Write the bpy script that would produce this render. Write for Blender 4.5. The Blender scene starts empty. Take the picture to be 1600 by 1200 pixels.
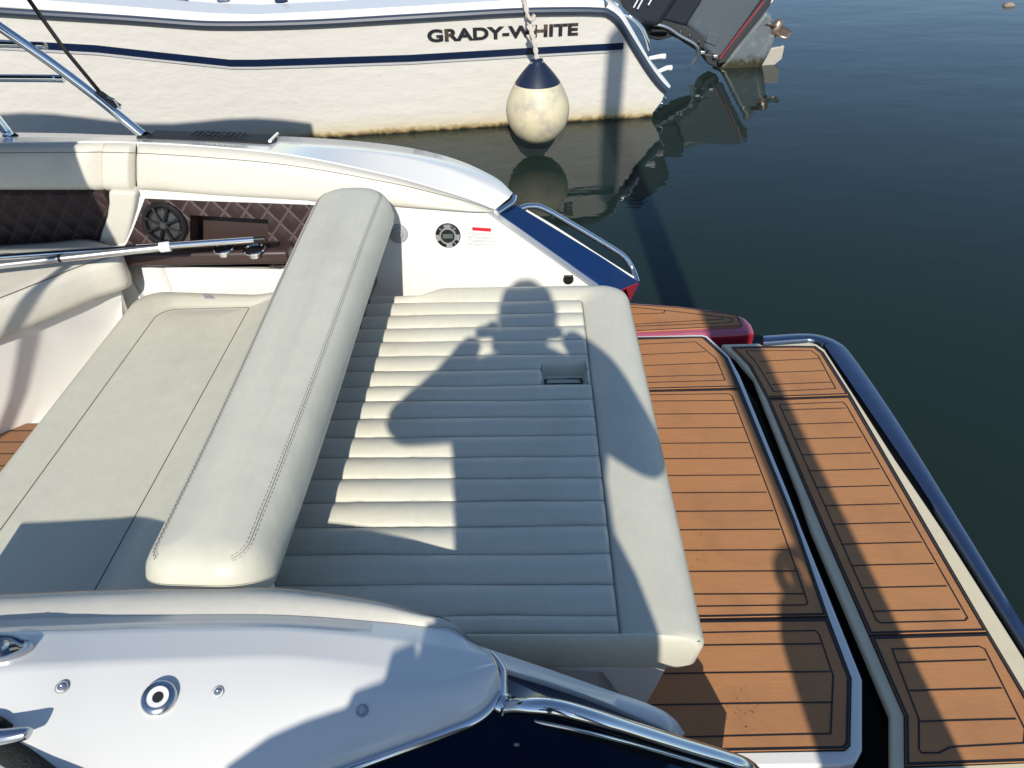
import bpy, bmesh, math, random
from mathutils import Vector, Matrix
from math import sin, cos, tan, atan, pi, radians, sqrt
random.seed(7)
C = bpy.context.scene
col = C.collection
# ---------------------------------------------------------------- camera
F = 1130.0; HC = 2.05
PITCH = atan(907/F); ROLL = .035; YAW = .0357
_h = Vector((-sin(YAW), cos(YAW), 0)); _r = Vector((cos(YAW), sin(YAW), 0)); _z = Vector((0, 0, 1))
FW = _h*cos(PITCH) - _z*sin(PITCH); _u = _h*sin(PITCH) + _z*cos(PITCH)
RT = _r*cos(ROLL) - _u*sin(ROLL); UP = _u*cos(ROLL) + _r*sin(ROLL)
CAM = Vector((0, 0, HC))
cd = bpy.data.cameras.new('camera'); cam = bpy.data.objects.new('camera', cd); col.objects.link(cam)
cam.matrix_world = Matrix(((RT.x, UP.x, -FW.x, 0), (RT.y, UP.y, -FW.y, 0), (RT.z, UP.z, -FW.z, HC), (0, 0, 0, 1)))
cd.sensor_width = 36; cd.lens = 36*F/1600; cd.clip_start = .02; cd.clip_end = 3000
cd.dof.use_dof = True; cd.dof.focus_distance = 2.0; cd.dof.aperture_fstop = 14.0
C.camera = cam
# ---------------------------------------------------------------- light
SUN_EL = radians(35.0); SAZ = -.03
Ld = Vector((SAZ*cos(SUN_EL), cos(SUN_EL), -sin(SUN_EL))).normalized()      # direction light travels
w = bpy.data.worlds.new('World'); C.world = w; w.use_nodes = True
nt = w.node_tree; bg = nt.nodes['Background']
sky = nt.nodes.new('ShaderNodeTexSky'); sky.sky_type = 'NISHITA'; sky.sun_disc = False
sky.sun_elevation = SUN_EL; sky.sun_rotation = math.atan2(-Ld.x, -Ld.y) % (2*pi)
sky.air_density = 1.0; sky.dust_density = .15; sky.ozone_density = 3.0
nt.links.new(sky.outputs[0], bg.inputs[0]); bg.inputs[1].default_value = .138
sd = bpy.data.lights.new('sun', 'SUN'); sd.energy = 4.8; sd.angle = radians(.55); sd.color = (1, .945, .84)
so = bpy.data.objects.new('sun', sd); col.objects.link(so)
so.rotation_euler = Ld.to_track_quat('-Z', 'Y').to_euler(); so.location = (0, -6, 8)
C.view_settings.view_transform = 'Standard'; C.view_settings.look = 'None'
C.view_settings.exposure = 0.0; C.view_settings.gamma = 1
C.cycles.max_bounces = 8; C.cycles.use_denoising = True

# ---------------------------------------------------------------- geometry helpers
def ray(x, y): return FW + RT*((x-800)/F) - UP*((y-600)/F)
def P(x, y, z):                       # point of height z seen at x, y of the photo
    d = ray(x, y); return CAM + d*((z-HC)/d.z)
def PY(x, y, Y):                      # point of the upright plane at distance Y
    d = ray(x, y); return CAM + d*(Y/d.y)
def PL(x, y, p0, n):
    d = ray(x, y); return CAM + d*((p0-CAM).dot(n)/d.dot(n))
def V(*a): return Vector(a)
def cr(pts, n):
    pts = [Vector(p) for p in pts]; m = len(pts)-1; out = []
    for i in range(n):
        t = i/(n-1)*m; k = min(int(t), m-1); u = t-k
        p1, p2 = pts[k], pts[k+1]; p0 = pts[k-1] if k > 0 else p1*2-p2; p3 = pts[k+2] if k+2 <= m else p2*2-p1
        out.append(.5*((2*p1)+(p2-p0)*u+(2*p0-5*p1+4*p2-p3)*u*u+(3*p1-p0-3*p2+p3)*u**3))
    return out
def lerp(a, b, t): return a+(b-a)*t
def ss(a, b, x):
    t = max(0, min(1, (x-a)/(b-a))); return t*t*(3-2*t)

class MB:
    def __init__(s): s.v = []; s.f = []; s.m = []
    def add(s, vs, fs, m=0):
        o = len(s.v); s.v += [Vector(v) for v in vs]
        for f in fs: s.f.append([i+o for i in f]); s.m.append(m)
        return s
    def grid(s, rows, m=0, closed=False):
        n = len(rows[0]); vs = [p for r in rows for p in r]; fs = []
        for i in range(len(rows)-1):
            for j in range(n if closed else n-1):
                k = (j+1) % n; fs.append((i*n+j, i*n+k, (i+1)*n+k, (i+1)*n+j))
        return s.add(vs, fs, m)
    def poly(s, pts, m=0): return s.add(pts, [tuple(range(len(pts)))], m)
    def prism(s, pts, d, m=0, mside=None):
        n = len(pts); pts = [Vector(p) for p in pts]; d = Vector(d); q = [p+d for p in pts]
        s.add(pts+q, [tuple(range(n)), tuple(range(2*n-1, n-1, -1))], m)
        s.add(pts+q, [(i, (i+1) % n, n+(i+1) % n, n+i) for i in range(n)], m if mside is None else mside); return s
    def box(s, c, d, m=0, rz=0, ax=None):
        c = Vector(c); hx, hy, hz = d[0]/2, d[1]/2, d[2]/2
        R = Matrix.Rotation(rz, 3, 'Z') if ax is None else ax
        vs = [c+R@V(x*hx, y*hy, z*hz) for x in (-1, 1) for y in (-1, 1) for z in (-1, 1)]
        return s.add(vs, [(0, 1, 3, 2), (4, 6, 7, 5), (0, 4, 5, 1), (2, 3, 7, 6), (0, 2, 6, 4), (1, 5, 7, 3)], m)
    def tube(s, path, r, m=0, n=12, closed=False, caps=True):
        path = [Vector(p) for p in path]; N = len(path); rows = []; up = None
        for i, p in enumerate(path):
            a = path[(i-1) % N] if (i > 0 or closed) else p; b = path[(i+1) % N] if (i < N-1 or closed) else p
            t = (b-a).normalized()
            if up is None:
                up = Vector((0, 0, 1)) if abs(t.z) < .9 else Vector((1, 0, 0))
            sd_ = t.cross(up).normalized(); up = sd_.cross(t).normalized()
            rr = r[i] if isinstance(r, (list, tuple)) else r
            rows.append([p+(sd_*cos(2*pi*k/n)+up*sin(2*pi*k/n))*rr for k in range(n)])
        if closed: rows.append(rows[0])
        s.grid(rows, m, True)
        if caps and not closed:
            s.poly(rows[0][::-1], m); s.poly(rows[-1], m)
        return s
    def lathe(s, c, prof, m=0, n=32, axis=(0, 0, 1)):
        q = Vector((0, 0, 1)).rotation_difference(Vector(axis).normalized()); c = Vector(c)
        rows = [[c+q@V(r*cos(2*pi*k/n), r*sin(2*pi*k/n), z) for k in range(n)] for r, z in prof]
        return s.grid(rows, m, True)
    def ribbon(s, pts, wd, m=0, nrm=(0, 0, 1), closed=False):
        pts = [Vector(p) for p in pts]; N = len(pts); nrm = Vector(nrm).normalized(); A = []; B = []
        for i, p in enumerate(pts):
            a = pts[(i-1) % N] if (i > 0 or closed) else None; b = pts[(i+1) % N] if (i < N-1 or closed) else None
            d1 = (p-a).normalized() if a is not None else (b-p).normalized(); d2 = (b-p).normalized() if b is not None else d1
            n1 = nrm.cross(d1).normalized(); n2 = nrm.cross(d2).normalized(); mm = (n1+n2).normalized()
            k = wd/2/max(.5, mm.dot(n1)); A.append(p+mm*k); B.append(p-mm*k)
        if closed: A.append(A[0]); B.append(B[0])
        return s.grid([A, B], m)
    def build(s, name, mats, parent=None, origin=None, smooth=35, bevel=0, seg=3, sub=0, solid=0, fixn=True):
        if not isinstance(mats, (list, tuple)): mats = [mats]
        if origin is None:
            xs = [v.x for v in s.v]; ys = [v.y for v in s.v]; zs = [v.z for v in s.v]
            origin = V((min(xs)+max(xs))/2, (min(ys)+max(ys))/2, min(zs))
        origin = Vector(origin)
        me = bpy.data.meshes.new(name); me.from_pydata([v-origin for v in s.v], [], s.f)
        for mt in mats: me.materials.append(mt)
        for p, k in zip(me.polygons, s.m): p.material_index = k
        me.validate()
        bm = bmesh.new(); bm.from_mesh(me); bmesh.ops.remove_doubles(bm, verts=bm.verts, dist=1e-5)
        if fixn: bmesh.ops.recalc_face_normals(bm, faces=bm.faces)
        bm.to_mesh(me); bm.free()
        if smooth:
            me.shade_smooth(); me.set_sharp_from_angle(angle=radians(smooth))
        o = bpy.data.objects.new(name, me); col.objects.link(o)
        wo[o] = origin
        if parent is not None:
            o.parent = parent; o.location = origin-wo[parent]
        else: o.location = origin
        if solid:
            md = o.modifiers.new('thickness', 'SOLIDIFY'); md.thickness = solid; md.offset = -1
        if bevel:
            md = o.modifiers.new('bevel', 'BEVEL'); md.width = bevel; md.segments = seg; md.limit_method = 'ANGLE'; md.angle_limit = radians(30); md.harden_normals = False
        if sub:
            md = o.modifiers.new('sub', 'SUBSURF'); md.levels = sub; md.render_levels = sub
        return o
wo = {}
def empty(name, loc, parent=None):
    o = bpy.data.objects.new(name, None); col.objects.link(o); o.empty_display_size = .1
    loc = Vector(loc); wo[o] = loc
    if parent is not None: o.parent = parent; o.location = loc-wo[parent]
    else: o.location = loc
    return o
def tag(o, label=None, cat=None, group=None, kind=None):
    if label: o['label'] = label
    if cat: o['category'] = cat
    if group: o['group'] = group
    if kind: o['kind'] = kind
    return o
def rrect(corners, radii, ns=24, mc=8):
    """closed loop with rounded corners, fixed point count"""
    cs = [Vector((c[0], c[1])) for c in corners]; n = len(cs); arcs = []
    for i in range(n):
        p = cs[i]; a = (cs[i-1]-p).normalized(); b = (cs[(i+1) % n]-p).normalized(); r = radii[i]
        ang = a.angle(b); t = r/tan(ang/2); ctr = p+(a+b).normalized()*(r/sin(ang/2))
        p0 = p+a*t; p1 = p+b*t; arc = []
        for k in range(mc+1):
            u = k/mc; w0 = p0-ctr; w1 = p1-ctr; th = w0.angle(w1, 0)
            q = ctr+(w0*sin((1-u)*th)+w1*sin(u*th))/sin(th) if th > 1e-4 and r > 1e-6 else p
            arc.append(q)
        arcs.append(arc)
    out = []
    for i in range(n):
        out += arcs[i]; a = arcs[i][-1]; b = arcs[(i+1) % n][0]
        out += [a.lerp(b, k/ns) for k in range(1, ns)]
    return out
def inset(corners, d):
    cs = [Vector((c[0], c[1])) for c in corners]; n = len(cs); out = []
    area = sum(cs[i].x*cs[(i+1) % n].y-cs[(i+1) % n].x*cs[i].y for i in range(n)); sg = 1 if area > 0 else -1
    for i in range(n):
        p = cs[i]; a = (p-cs[i-1]).normalized(); b = (cs[(i+1) % n]-p).normalized()
        na = Vector((-a.y, a.x))*sg; nb = Vector((-b.y, b.x))*sg; mm = (na+nb).normalized()
        out.append(p+mm*(d/max(.2, mm.dot(na))))
    return out
def pillow(mb, corners, radii, prof, m=0, cap=True, ns=24, warp=None):
    rows = []
    for d, z in prof:
        L2 = rrect(inset(corners, d), [max(r-d, .004) for r in radii], ns)
        rows.append([V(p.x, p.y, z+(warp(p.x, p.y) if warp else 0)) for p in L2])
    mb.grid(rows, m, True)
    if cap:
        mb.poly(rows[-1], m)
        mb.poly(rows[0][::-1], m)
    return rows

# ---------------------------------------------------------------- materials
def mat(name, base, rough=.5, metal=0, coat=0, spec=.5, noise=None, bump=None, dirt=None, nscale=None):
    m = bpy.data.materials.new(name); m.use_nodes = True; N = m.node_tree.nodes; Lk = m.node_tree.links
    b = N['Principled BSDF']; b.inputs['Base Color'].default_value = (*base, 1); b.inputs['Roughness'].default_value = rough
    b.inputs['Metallic'].default_value = metal; b.inputs['Coat Weight'].default_value = coat; b.inputs['Coat Roughness'].default_value = .04
    b.inputs['Specular IOR Level'].default_value = spec
    tc = N.new('ShaderNodeTexCoord')
    cur = None
    if noise:                                        # (scale, amount, (sx,sy,sz))
        mp = N.new('ShaderNodeMapping'); mp.inputs['Scale'].default_value = noise[2] if len(noise) > 2 else (1, 1, 1)
        Lk.new(tc.outputs['Object'], mp.inputs['Vector'])
        n = N.new('ShaderNodeTexNoise'); n.inputs['Scale'].default_value = noise[0]; n.inputs['Detail'].default_value = 5
        Lk.new(mp.outputs[0], n.inputs['Vector'])
        mx = N.new('ShaderNodeMix'); mx.data_type = 'RGBA'
        k = noise[1]; mx.inputs['A'].default_value = (*[c*(1-k) for c in base], 1); mx.inputs['B'].default_value = (*[min(1, c*(1+k)) for c in base], 1)
        Lk.new(n.outputs['Fac'], mx.inputs['Factor']); cur = mx.outputs['Result']
        Lk.new(cur, b.inputs['Base Color'])
    if dirt:                                         # (scale, threshold, colour, amount)
        n2 = N.new('ShaderNodeTexNoise'); n2.inputs['Scale'].default_value = dirt[0]; n2.inputs['Detail'].default_value = 6; n2.inputs['Roughness'].default_value = .65
        Lk.new(tc.outputs['Object'], n2.inputs['Vector'])
        rp = N.new('ShaderNodeMapRange'); rp.inputs[1].default_value = dirt[1]; rp.inputs[2].default_value = dirt[1]+.2; rp.inputs[4].default_value = dirt[3]
        Lk.new(n2.outputs['Fac'], rp.inputs[0])
        m2 = N.new('ShaderNodeMix'); m2.data_type = 'RGBA'; Lk.new(rp.outputs[0], m2.inputs['Factor'])
        if cur is not None: Lk.new(cur, m2.inputs['A'])
        else: m2.inputs['A'].default_value = (*base, 1)
        m2.inputs['B'].default_value = (*dirt[2], 1); Lk.new(m2.outputs['Result'], b.inputs['Base Color'])
    if bump:                                         # list of (scale, strength, distance, stretch)
        prev = None
        for bp in bump:
            mp = N.new('ShaderNodeMapping'); mp.inputs['Scale'].default_value = bp[3] if len(bp) > 3 else (1, 1, 1)
            Lk.new(tc.outputs['Object'], mp.inputs['Vector'])
            n3 = N.new('ShaderNodeTexNoise'); n3.inputs['Scale'].default_value = bp[0]; n3.inputs['Detail'].default_value = 4
            Lk.new(mp.outputs[0], n3.inputs['Vector'])
            bn = N.new('ShaderNodeBump'); bn.inputs['Strength'].default_value = bp[1]; bn.inputs['Distance'].default_value = bp[2]
            Lk.new(n3.outputs['Fac'], bn.inputs['Height'])
            if prev: Lk.new(prev, bn.inputs['Normal'])
            prev = bn.outputs[0]
        Lk.new(prev, b.inputs['Normal'])
    return m
LB = [(420, .3, .0006, (1, 1, 1)), (17, .4, .004, (1, .6, 1)), (5, .45, .011)]
M_LEATH = mat('white_leather', (.60, .575, .50), .48, noise=(70, .05), bump=LB, dirt=(5, .56, (.50, .46, .37), .55))
M_LEATH2 = mat('worn_leather', (.61, .59, .485), .46, noise=(70, .05, (1, .3, 1)), bump=LB, dirt=(4, .55, (.50, .47, .38), .5))
M_SEAM = mat('seam_thread', (.13, .11, .095), .8)
M_GEL = mat('white_gelcoat', (.765, .755, .72), .14, coat=.3, noise=(3, .012), dirt=(55, .70, (.62, .60, .54), .5))
M_NAVY = mat('navy_gelcoat', (.004, .013, .045), .06, coat=1)
M_NAVYS = mat('navy_panel', (.006, .032, .12), .5, spec=.06)
M_RED = mat('red_gelcoat', (.42, .02, .04), .2, coat=.6)
M_PINK = mat('faded_red_gelcoat', (.42, .10, .15), .35, coat=.3, dirt=(6, .5, (.5, .2, .24), .7))
M_CHROME = mat('stainless_steel', (.72, .73, .74), .1, metal=1)
M_STEEL = mat('brushed_steel', (.5, .52, .56), .22, metal=1, bump=[(8, .1, .01)], dirt=(25, .62, (.25, .27, .3), .5))
M_TEAK = mat('synthetic_teak', (.44, .205, .085), .72, noise=(11, .15, (1.0, 20, 1)), bump=[(30, .3, .001, (1, 30, 1))], dirt=(4.5, .48, (.35, .165, .075), .75), spec=.3)
M_CAULK = mat('black_caulking', (.012, .012, .014), .55)
M_BLACK = mat('black_plastic', (.012, .012, .014), .4, spec=.3)
M_RUB = mat('black_rubber', (.01, .01, .011), .75)
M_CREAM = mat('cream_gelcoat', (.68, .60, .42), .35, dirt=(14, .55, (.55, .48, .33), .6))
M_GREYG = mat('grey_gelcoat', (.26, .30, .29), .4)
M_BROWN = mat('brown_vinyl', (.045, .026, .024), .42, bump=[(200, .3, .001)])
M_DGREY = mat('dark_grey_plastic', (.05, .052, .055), .35)
M_WHITEP = mat('white_plastic', (.8, .8, .8), .3)
M_GREYP = mat('grey_plastic', (.35, .36, .37), .4)
M_ALU = mat('anodised_aluminium', (.62, .63, .64), .3, metal=.9)
M_CANVAS = mat('navy_canvas', (.02, .025, .04), .9)
M_SKIN = mat('skin', (.5, .3, .22), .5); M_HAIR = mat('dark_hair', (.03, .02, .015), .7)
M_JACKET = mat('dark_jacket', (.03, .04, .06), .85); M_JEANS = mat('blue_jeans', (.04, .06, .12), .9)
M_WOOD = mat('weathered_wood', (.25, .2, .15), .85, noise=(12, .3, (1, 1, .1)))
M_ROPE = mat('white_rope', (.55, .5, .42), .85, bump=[(90, .8, .004, (1, 1, 2))])
M_BROPE = mat('black_rope', (.012, .012, .012), .9, noise=(300, .5), bump=[(220, 1, .004)])
M_LCD = mat('grey_display', (.09, .11, .09), .15)
M_LABEL = mat('white_sticker', (.74, .74, .72), .4); M_REDS = mat('red_ink', (.55, .01, .02), .4); M_INK = mat('grey_ink', (.2, .2, .2), .5)
M_BRONZE = mat('bronze', (.36, .27, .2), .35, metal=.8, dirt=(30, .5, (.2, .16, .12), .6))

def quilt_material(stitch=(.20, .155, .145, 1)):
    m = mat('quilted_vinyl', (.05, .028, .027), .5, spec=.25); N = m.node_tree.nodes; Lk = m.node_tree.links; b = N['Principled BSDF']
    tc = N.new('ShaderNodeTexCoord'); sp = N.new('ShaderNodeSeparateXYZ'); Lk.new(tc.outputs['Object'], sp.inputs[0])
    def M(op, a, c=None):
        n = N.new('ShaderNodeMath'); n.operation = op
        for i, q in enumerate((a, c)):
            if q is None: continue
            if isinstance(q, (int, float)): n.inputs[i].default_value = q
            else: Lk.new(q, n.inputs[i])
        return n.outputs[0]
    xs = M('MULTIPLY', sp.outputs['X'], 13.0); zs = M('MULTIPLY', sp.outputs['Z'], 11.0)
    u = M('PINGPONG', M('ADD', xs, zs), .5); v = M('PINGPONG', M('SUBTRACT', xs, zs), .5)
    d = M('MINIMUM', u, v)
    st = M('LESS_THAN', M('ABSOLUTE', M('SUBTRACT', d, .035)), .011)
    mx = N.new('ShaderNodeMix'); mx.data_type = 'RGBA'; Lk.new(st, mx.inputs['Factor'])
    mx.inputs['A'].default_value = (.036, .021, .021, 1); mx.inputs['B'].default_value = stitch; Lk.new(mx.outputs['Result'], b.inputs['Base Color'])
    h = M('POWER', M('MULTIPLY', u, v), .5)
    bn = N.new('ShaderNodeBump'); bn.inputs['Strength'].default_value = .45; bn.inputs['Distance'].default_value = .03
    Lk.new(h, bn.inputs['Height']); Lk.new(bn.outputs[0], b.inputs['Normal'])
    return m
M_QUILT = quilt_material(); M_QUILT_SHADE = quilt_material((.085, .065, .06, 1))  # second copy: same vinyl, shade put into its stitch colour

def hull_material():
    """white hull with a yellow-brown stain and weed just over the waterline (height in world units)"""
    m = mat('stained_white_hull', (.69, .66, .61), .3, coat=.2, bump=[(7, .5, .014, (1, 1, 1.8)), (22, .3, .004, (1, 1, 2))]); N = m.node_tree.nodes; Lk = m.node_tree.links; b = N['Principled BSDF']
    g = N.new('ShaderNodeNewGeometry'); sp = N.new('ShaderNodeSeparateXYZ'); Lk.new(g.outputs['Position'], sp.inputs[0])
    nz = N.new('ShaderNodeTexNoise'); nz.inputs['Scale'].default_value = 18; Lk.new(g.outputs['Position'], nz.inputs['Vector'])
    ad = N.new('ShaderNodeMath'); ad.operation = 'MULTIPLY_ADD'; Lk.new(nz.outputs['Fac'], ad.inputs[0]); ad.inputs[1].default_value = .05; Lk.new(sp.outputs['Z'], ad.inputs[2])
    rp = N.new('ShaderNodeValToRGB'); cr_ = rp.color_ramp; Lk.new(ad.outputs[0], rp.inputs[0])
    cr_.elements[0].position = .028; cr_.elements[0].color = (.035, .028, .014, 1)
    cr_.elements[1].position = .20; cr_.elements[1].color = (.69, .66, .61, 1)
    e = cr_.elements.new(.05); e.color = (.36, .27, .13, 1)
    e = cr_.elements.new(.075); e.color = (.62, .54, .39, 1)
    e = cr_.elements.new(.12); e.color = (.66, .61, .51, 1)
    Lk.new(rp.outputs[0], b.inputs['Base Color'])
    return m
M_HULLW = hull_material()

def water_material():
    m = bpy.data.materials.new('harbour_water'); m.use_nodes = True; N = m.node_tree.nodes; Lk = m.node_tree.links
    b = N['Principled BSDF']; b.inputs['Base Color'].default_value = (.013, .024, .020, 1); b.inputs['Roughness'].default_value = .015
    b.inputs['IOR'].default_value = 1.333; b.inputs['Specular IOR Level'].default_value = .38
    tc = N.new('ShaderNodeTexCoord'); prev = None
    for sc, st, dist, stretch in ((.7, .30, .02, (1, 2.0, 1)), (3.0, .17, .006, (1, 2.2, 1)), (11, .03, .0015, (1, 1.8, 1))):
        mp = N.new('ShaderNodeMapping'); mp.inputs['Scale'].default_value = stretch; Lk.new(tc.outputs['Object'], mp.inputs['Vector'])
        n = N.new('ShaderNodeTexNoise'); n.inputs['Scale'].default_value = sc; n.inputs['Detail'].default_value = 3; Lk.new(mp.outputs[0], n.inputs['Vector'])
        bn = N.new('ShaderNodeBump'); bn.inputs['Strength'].default_value = st; bn.inputs['Distance'].default_value = dist
        Lk.new(n.outputs['Fac'], bn.inputs['Height'])
        if prev: Lk.new(prev, bn.inputs['Normal'])
        prev = bn.outputs[0]
    Lk.new(prev, b.inputs['Normal']); return m
M_WATER = water_material()

# ---------------------------------------------------------------- water
mb = MB(); S = 900
mb.poly([V(-S, -S, 0), V(S, -S, 0), V(S, S, 0), V(-S, S, 0)])
tag(mb.build('water', M_WATER, origin=(0, 0, 0), smooth=0), kind='structure')

# ================================================================ THE NEAR MOTORBOAT
boat = tag(empty('motorboat', (-1.5, 1.55, 0)), 'navy and white motorboat with cream sunpad, filling the foreground', 'motorboat')
# ---- far gunwale
gx = [(-500, 210, 2.80), (0, 207, 2.78), (230, 212, 2.78), (440, 213, 2.77), (600, 225, 2.73), (700, 245, 2.67), (770, 275, 2.58), (801, 301, 2.50)]
gm = [(-500, 214, 2.62), (0, 214, 2.60), (225, 217, 2.60), (440, 227, 2.59), (600, 240, 2.57), (700, 263, 2.55), (765, 292, 2.50), (796, 309, 2.46)]
gi = [(-500, 222, 2.45), (0, 222, 2.45), (215, 222, 2.45), (430, 238, 2.45), (600, 271, 2.44), (700, 299, 2.43), (750, 316, 2.42), (774, 327, 2.41)]
ro = cr([PY(*a) for a in gx], 90); rm = cr([PY(*a) for a in gm], 90); ri = cr([PY(*a) for a in gi], 90)
mb = MB()
rim_ = [p+V(0, .012, .004) for p in ro]
mb.grid([[p+V(0, .02, -.14) for p in ro], [p+V(0, .018, -.03) for p in ro], [p+V(0, .008, -.006) for p in ro], ro,
         [lerp(a, b, .9) for a, b in zip(ro, rm)], rm, [lerp(a, b, .1) for a, b in zip(rm, ri)], ri, [p+V(0, 0, -.06) for p in ri]])
far_gun = mb.build('gunwale', M_GEL, boat, smooth=50); far_gun['label'] = 'far white gunwale curving down to the stern'
mb = MB()                                            # tip end of the gunwale moulding
tipa, tipb = ro[-1], ri[-1]
mb.tube([tipa+V(.004, .0, -.016), lerp(tipa, rm[-1], .6)+V(.008, 0, -.02), rm[-1]+V(.006, -.004, -.02), tipb+V(.004, -.004, -.012)], .013, n=12)
mb.build('corner_trim', M_CHROME, boat)
# outer far hull side
mb = MB(); hs = []
for dz in (0, .05): hs.append([p+V(0, .016-dz*.2, -.13-dz) for p in ro])
hs.append([V(p.x, p.y-.05, .45) for p in ro]); 
mb.grid(hs, 0); mb.grid([hs[-1], [V(p.x, p.y-.09, .12) for p in ro], [V(p.x, p.y-.35, -.25) for p in ro]], 1)
mb.build('hull_side', [M_NAVY, M_RED], boat, smooth=60)
# name plate on far gunwale
def gp(x, y, Y, dz=0): return PY(x, y, Y)+V(0, 0, dz)
mb = MB(); npl = [PY(231, 217, 2.61), PY(242, 205.5, 2.74), PY(433, 213, 2.75), PY(421, 225, 2.59)]
npl = [p+V(0, 0, .006) for p in npl]
mb.prism(npl, (0, 0, -.03)); pl = mb.build('name_plate', M_RUB, boat, bevel=.003)
# raised illegible lettering: small slanted strokes
mb = MB(); base0 = PY(300, 216, 2.63)+V(0, 0, .010); stepx = (PY(376, 219, 2.63)-PY(300, 216, 2.63))/9
for k in range(9):
    c = base0+stepx*k
    up_ = V(.006, .045, 0)
    pat = [((0, 0), (0, 1)), ((0, 1), (1, 1)), ((1, 1), (1, 0)), ((0, .5), (1, .5))][: 2+(k*7) % 3]
    for (a0, b0), (a1, b1) in pat:
        mb.tube([c+V(.022*a0, 0, 0)+up_*b0, c+V(.022*a1+.001, 0, 0)+up_*b1], .003, n=6)
mb.build('lettering', M_BLACK, pl)
wo[pl] = wo[pl]
mb = MB(); mb.tube([npl[2]+V(.004, 0, .004), npl[3]+V(.004, 0, .004)], .006); mb.build('end_trim', M_CHROME, pl)
# ---- far coaming cushion: long aft piece and forward piece
cb = [(-500, 297, 2.41), (0, 300, 2.40), (213, 301, 2.40), (350, 311, 2.40), (480, 318, 2.40), (610, 325, 2.39), (700, 330, 2.385), (745, 331.5, 2.38), (771, 331, 2.385)]
def cushion_piece(x0, x1, name, mats, n=60, endr=.018):
    def samp(tab, x):
        for a, b in zip(tab, tab[1:]):
            if a[0] <= x <= b[0] or b is tab[-1]:
                t = (x-a[0])/(b[0]-a[0]); return (x, a[1]+(b[1]-a[1])*t, a[2]+(b[2]-a[2])*t)
    def smooth(tab): # denser, smooth sampling
        pts = cr([V(*a) for a in tab], 200); return [(p.x, p.y, p.z) for p in pts]
    top, bot = smooth(gi), smooth(cb)
    rows = [[] for _ in range(12)]
    for i in range(n+1):
        u = i/n; x = lerp(x0, x1, .5-.5*cos(pi*u)) if name == 'x' else lerp(x0, x1, u)
        e = min(u, 1-u)*abs(x1-x0)*.0022            # metres from the end, roughly
        k = sqrt(max(0, 1-(1-min(e/endr, 1))**2)); 
        T = PY(*samp(top, x)); B = PY(*samp(bot, x)); 
        for j in range(12):
            v = j/11; q = T.lerp(B, v)
            bul = (1-abs(2*v-1)**4)**.5 if 0 < v < 1 else 0
            h = (T-B).length
            groove = -.004*math.exp(-((v*h-.035)/.006)**2)
            q = q+V(0, -1, .35).normalized()*((.036*bul+groove)*k+.004)
            if j == 0: q = T+V(0, .0, -.004)
            if j == 11: q = B+V(0, .012, 0)
            rows[j].append(q)
    mb = MB(); mb.grid(rows, 0)
    mb.ribbon([lerp(a, b, .3)+V(0, -.0016, .0016) for a, b in zip(rows[2], rows[3])], .0022, 1, nrm=(0, -1, .5))
    return mb.build(name, mats, boat, smooth=70)
cushion_piece(216, 772, 'coaming_cushion', [M_LEATH, M_SEAM], 90)
cushion_piece(164, 213, 'coaming_cushion', [M_LEATH, M_SEAM], 16, .014)
cushion_piece(-500, 162, 'coaming_cushion', [M_LEATH, M_SEAM], 40)
# ---- far cockpit wall (white liner), with an opening for the quilted panel
WN = V(0, 1, -.158).normalized(); W0 = V(0, 2.375, .93)
def WP(x, y, off=0): return PL(x, y, W0-WN*off, WN)
mb = MB(); th = WN*.02
for poly in ([(484, 315), (612, 322), (700, 326), (762, 332), (935, 457), (940, 580), (640, 620), (440, 600), (440, 421)],
             [(186, 415), (440, 421), (440, 600), (200, 600)],
             [(210, 296), (484, 305), (484, 321), (226, 310)], [(206, 296), (226, 310), (186, 415), (176, 415)]):
    mb.prism([WP(*q) for q in poly], th)
wall = mb.build('cockpit_wall', M_GEL, boat, smooth=0)
# quilted panel pieces and pocket
mb = MB(); q_ = .006
hx0, hy0, hx1, hy1 = 297, 338, 419, 398
for poly in ([(229, 311.5), (hx0, 314), (hx0, 405), (188, 402)], [(hx0, 314), (hx1, 318), (hx1, hy0+5), (hx0, hy0-2)],
             [(hx1, 318), (492, 321), (448, 420), (hx1, 418)]):
    mb.prism([WP(*q, q_) for q in poly], th*.5)
panel = mb.build('quilted_panel', M_QUILT, boat, origin=(WP(229, 311)), smooth=0)
mb = MB(); pk = [WP(hx0, hy0-2, q_), WP(hx1, hy0+5, q_), WP(hx1, 405, q_), WP(hx0, 405, q_)]; dv = V(0, .10, -.01)
bk = [p+dv for p in pk]
mb.add(pk+bk, [(4, 5, 6, 7), (0, 1, 5, 4), (1, 2, 6, 5), (3, 0, 4, 7), (2, 3, 7, 6)])
mb.build('pocket', M_BROWN, panel, smooth=0, fixn=False)
# speaker
sc_ = WP(257, 351, .012); an = (-WN)
mb = MB(); mb.lathe(sc_, [(.0, -.02), (.058, -.018), (.060, .0), (.066, .008), (.074, .009), (.080, .004), (.082, -.01)], 0, 40, an)
spk = mb.build('speaker', M_BLACK, panel, smooth=40)
q0 = V(0, 0, 1).rotation_difference(an)
mb = MB(); 
for k in range(8):
    a = k*pi/4+.35; d1 = q0@V(cos(a), sin(a), 0); d2 = q0@V(cos(a+.12), sin(a+.12), 0); d3 = q0@V(cos(a-.12), sin(a-.12), 0)
    mb.tube([sc_+d1*.012+an*.012, sc_+d1*.045+an*.011, sc_+d1*.066+an*.007], [.005, .004, .007], n=8)
mb.build('grille', M_BLACK, spk)
mb = MB(); mb.lathe(sc_, [(.0, .017), (.010, .017), (.016, .012), (.017, .002)], 0, 24, an); mb.build('hub', M_DGREY, spk)
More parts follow.
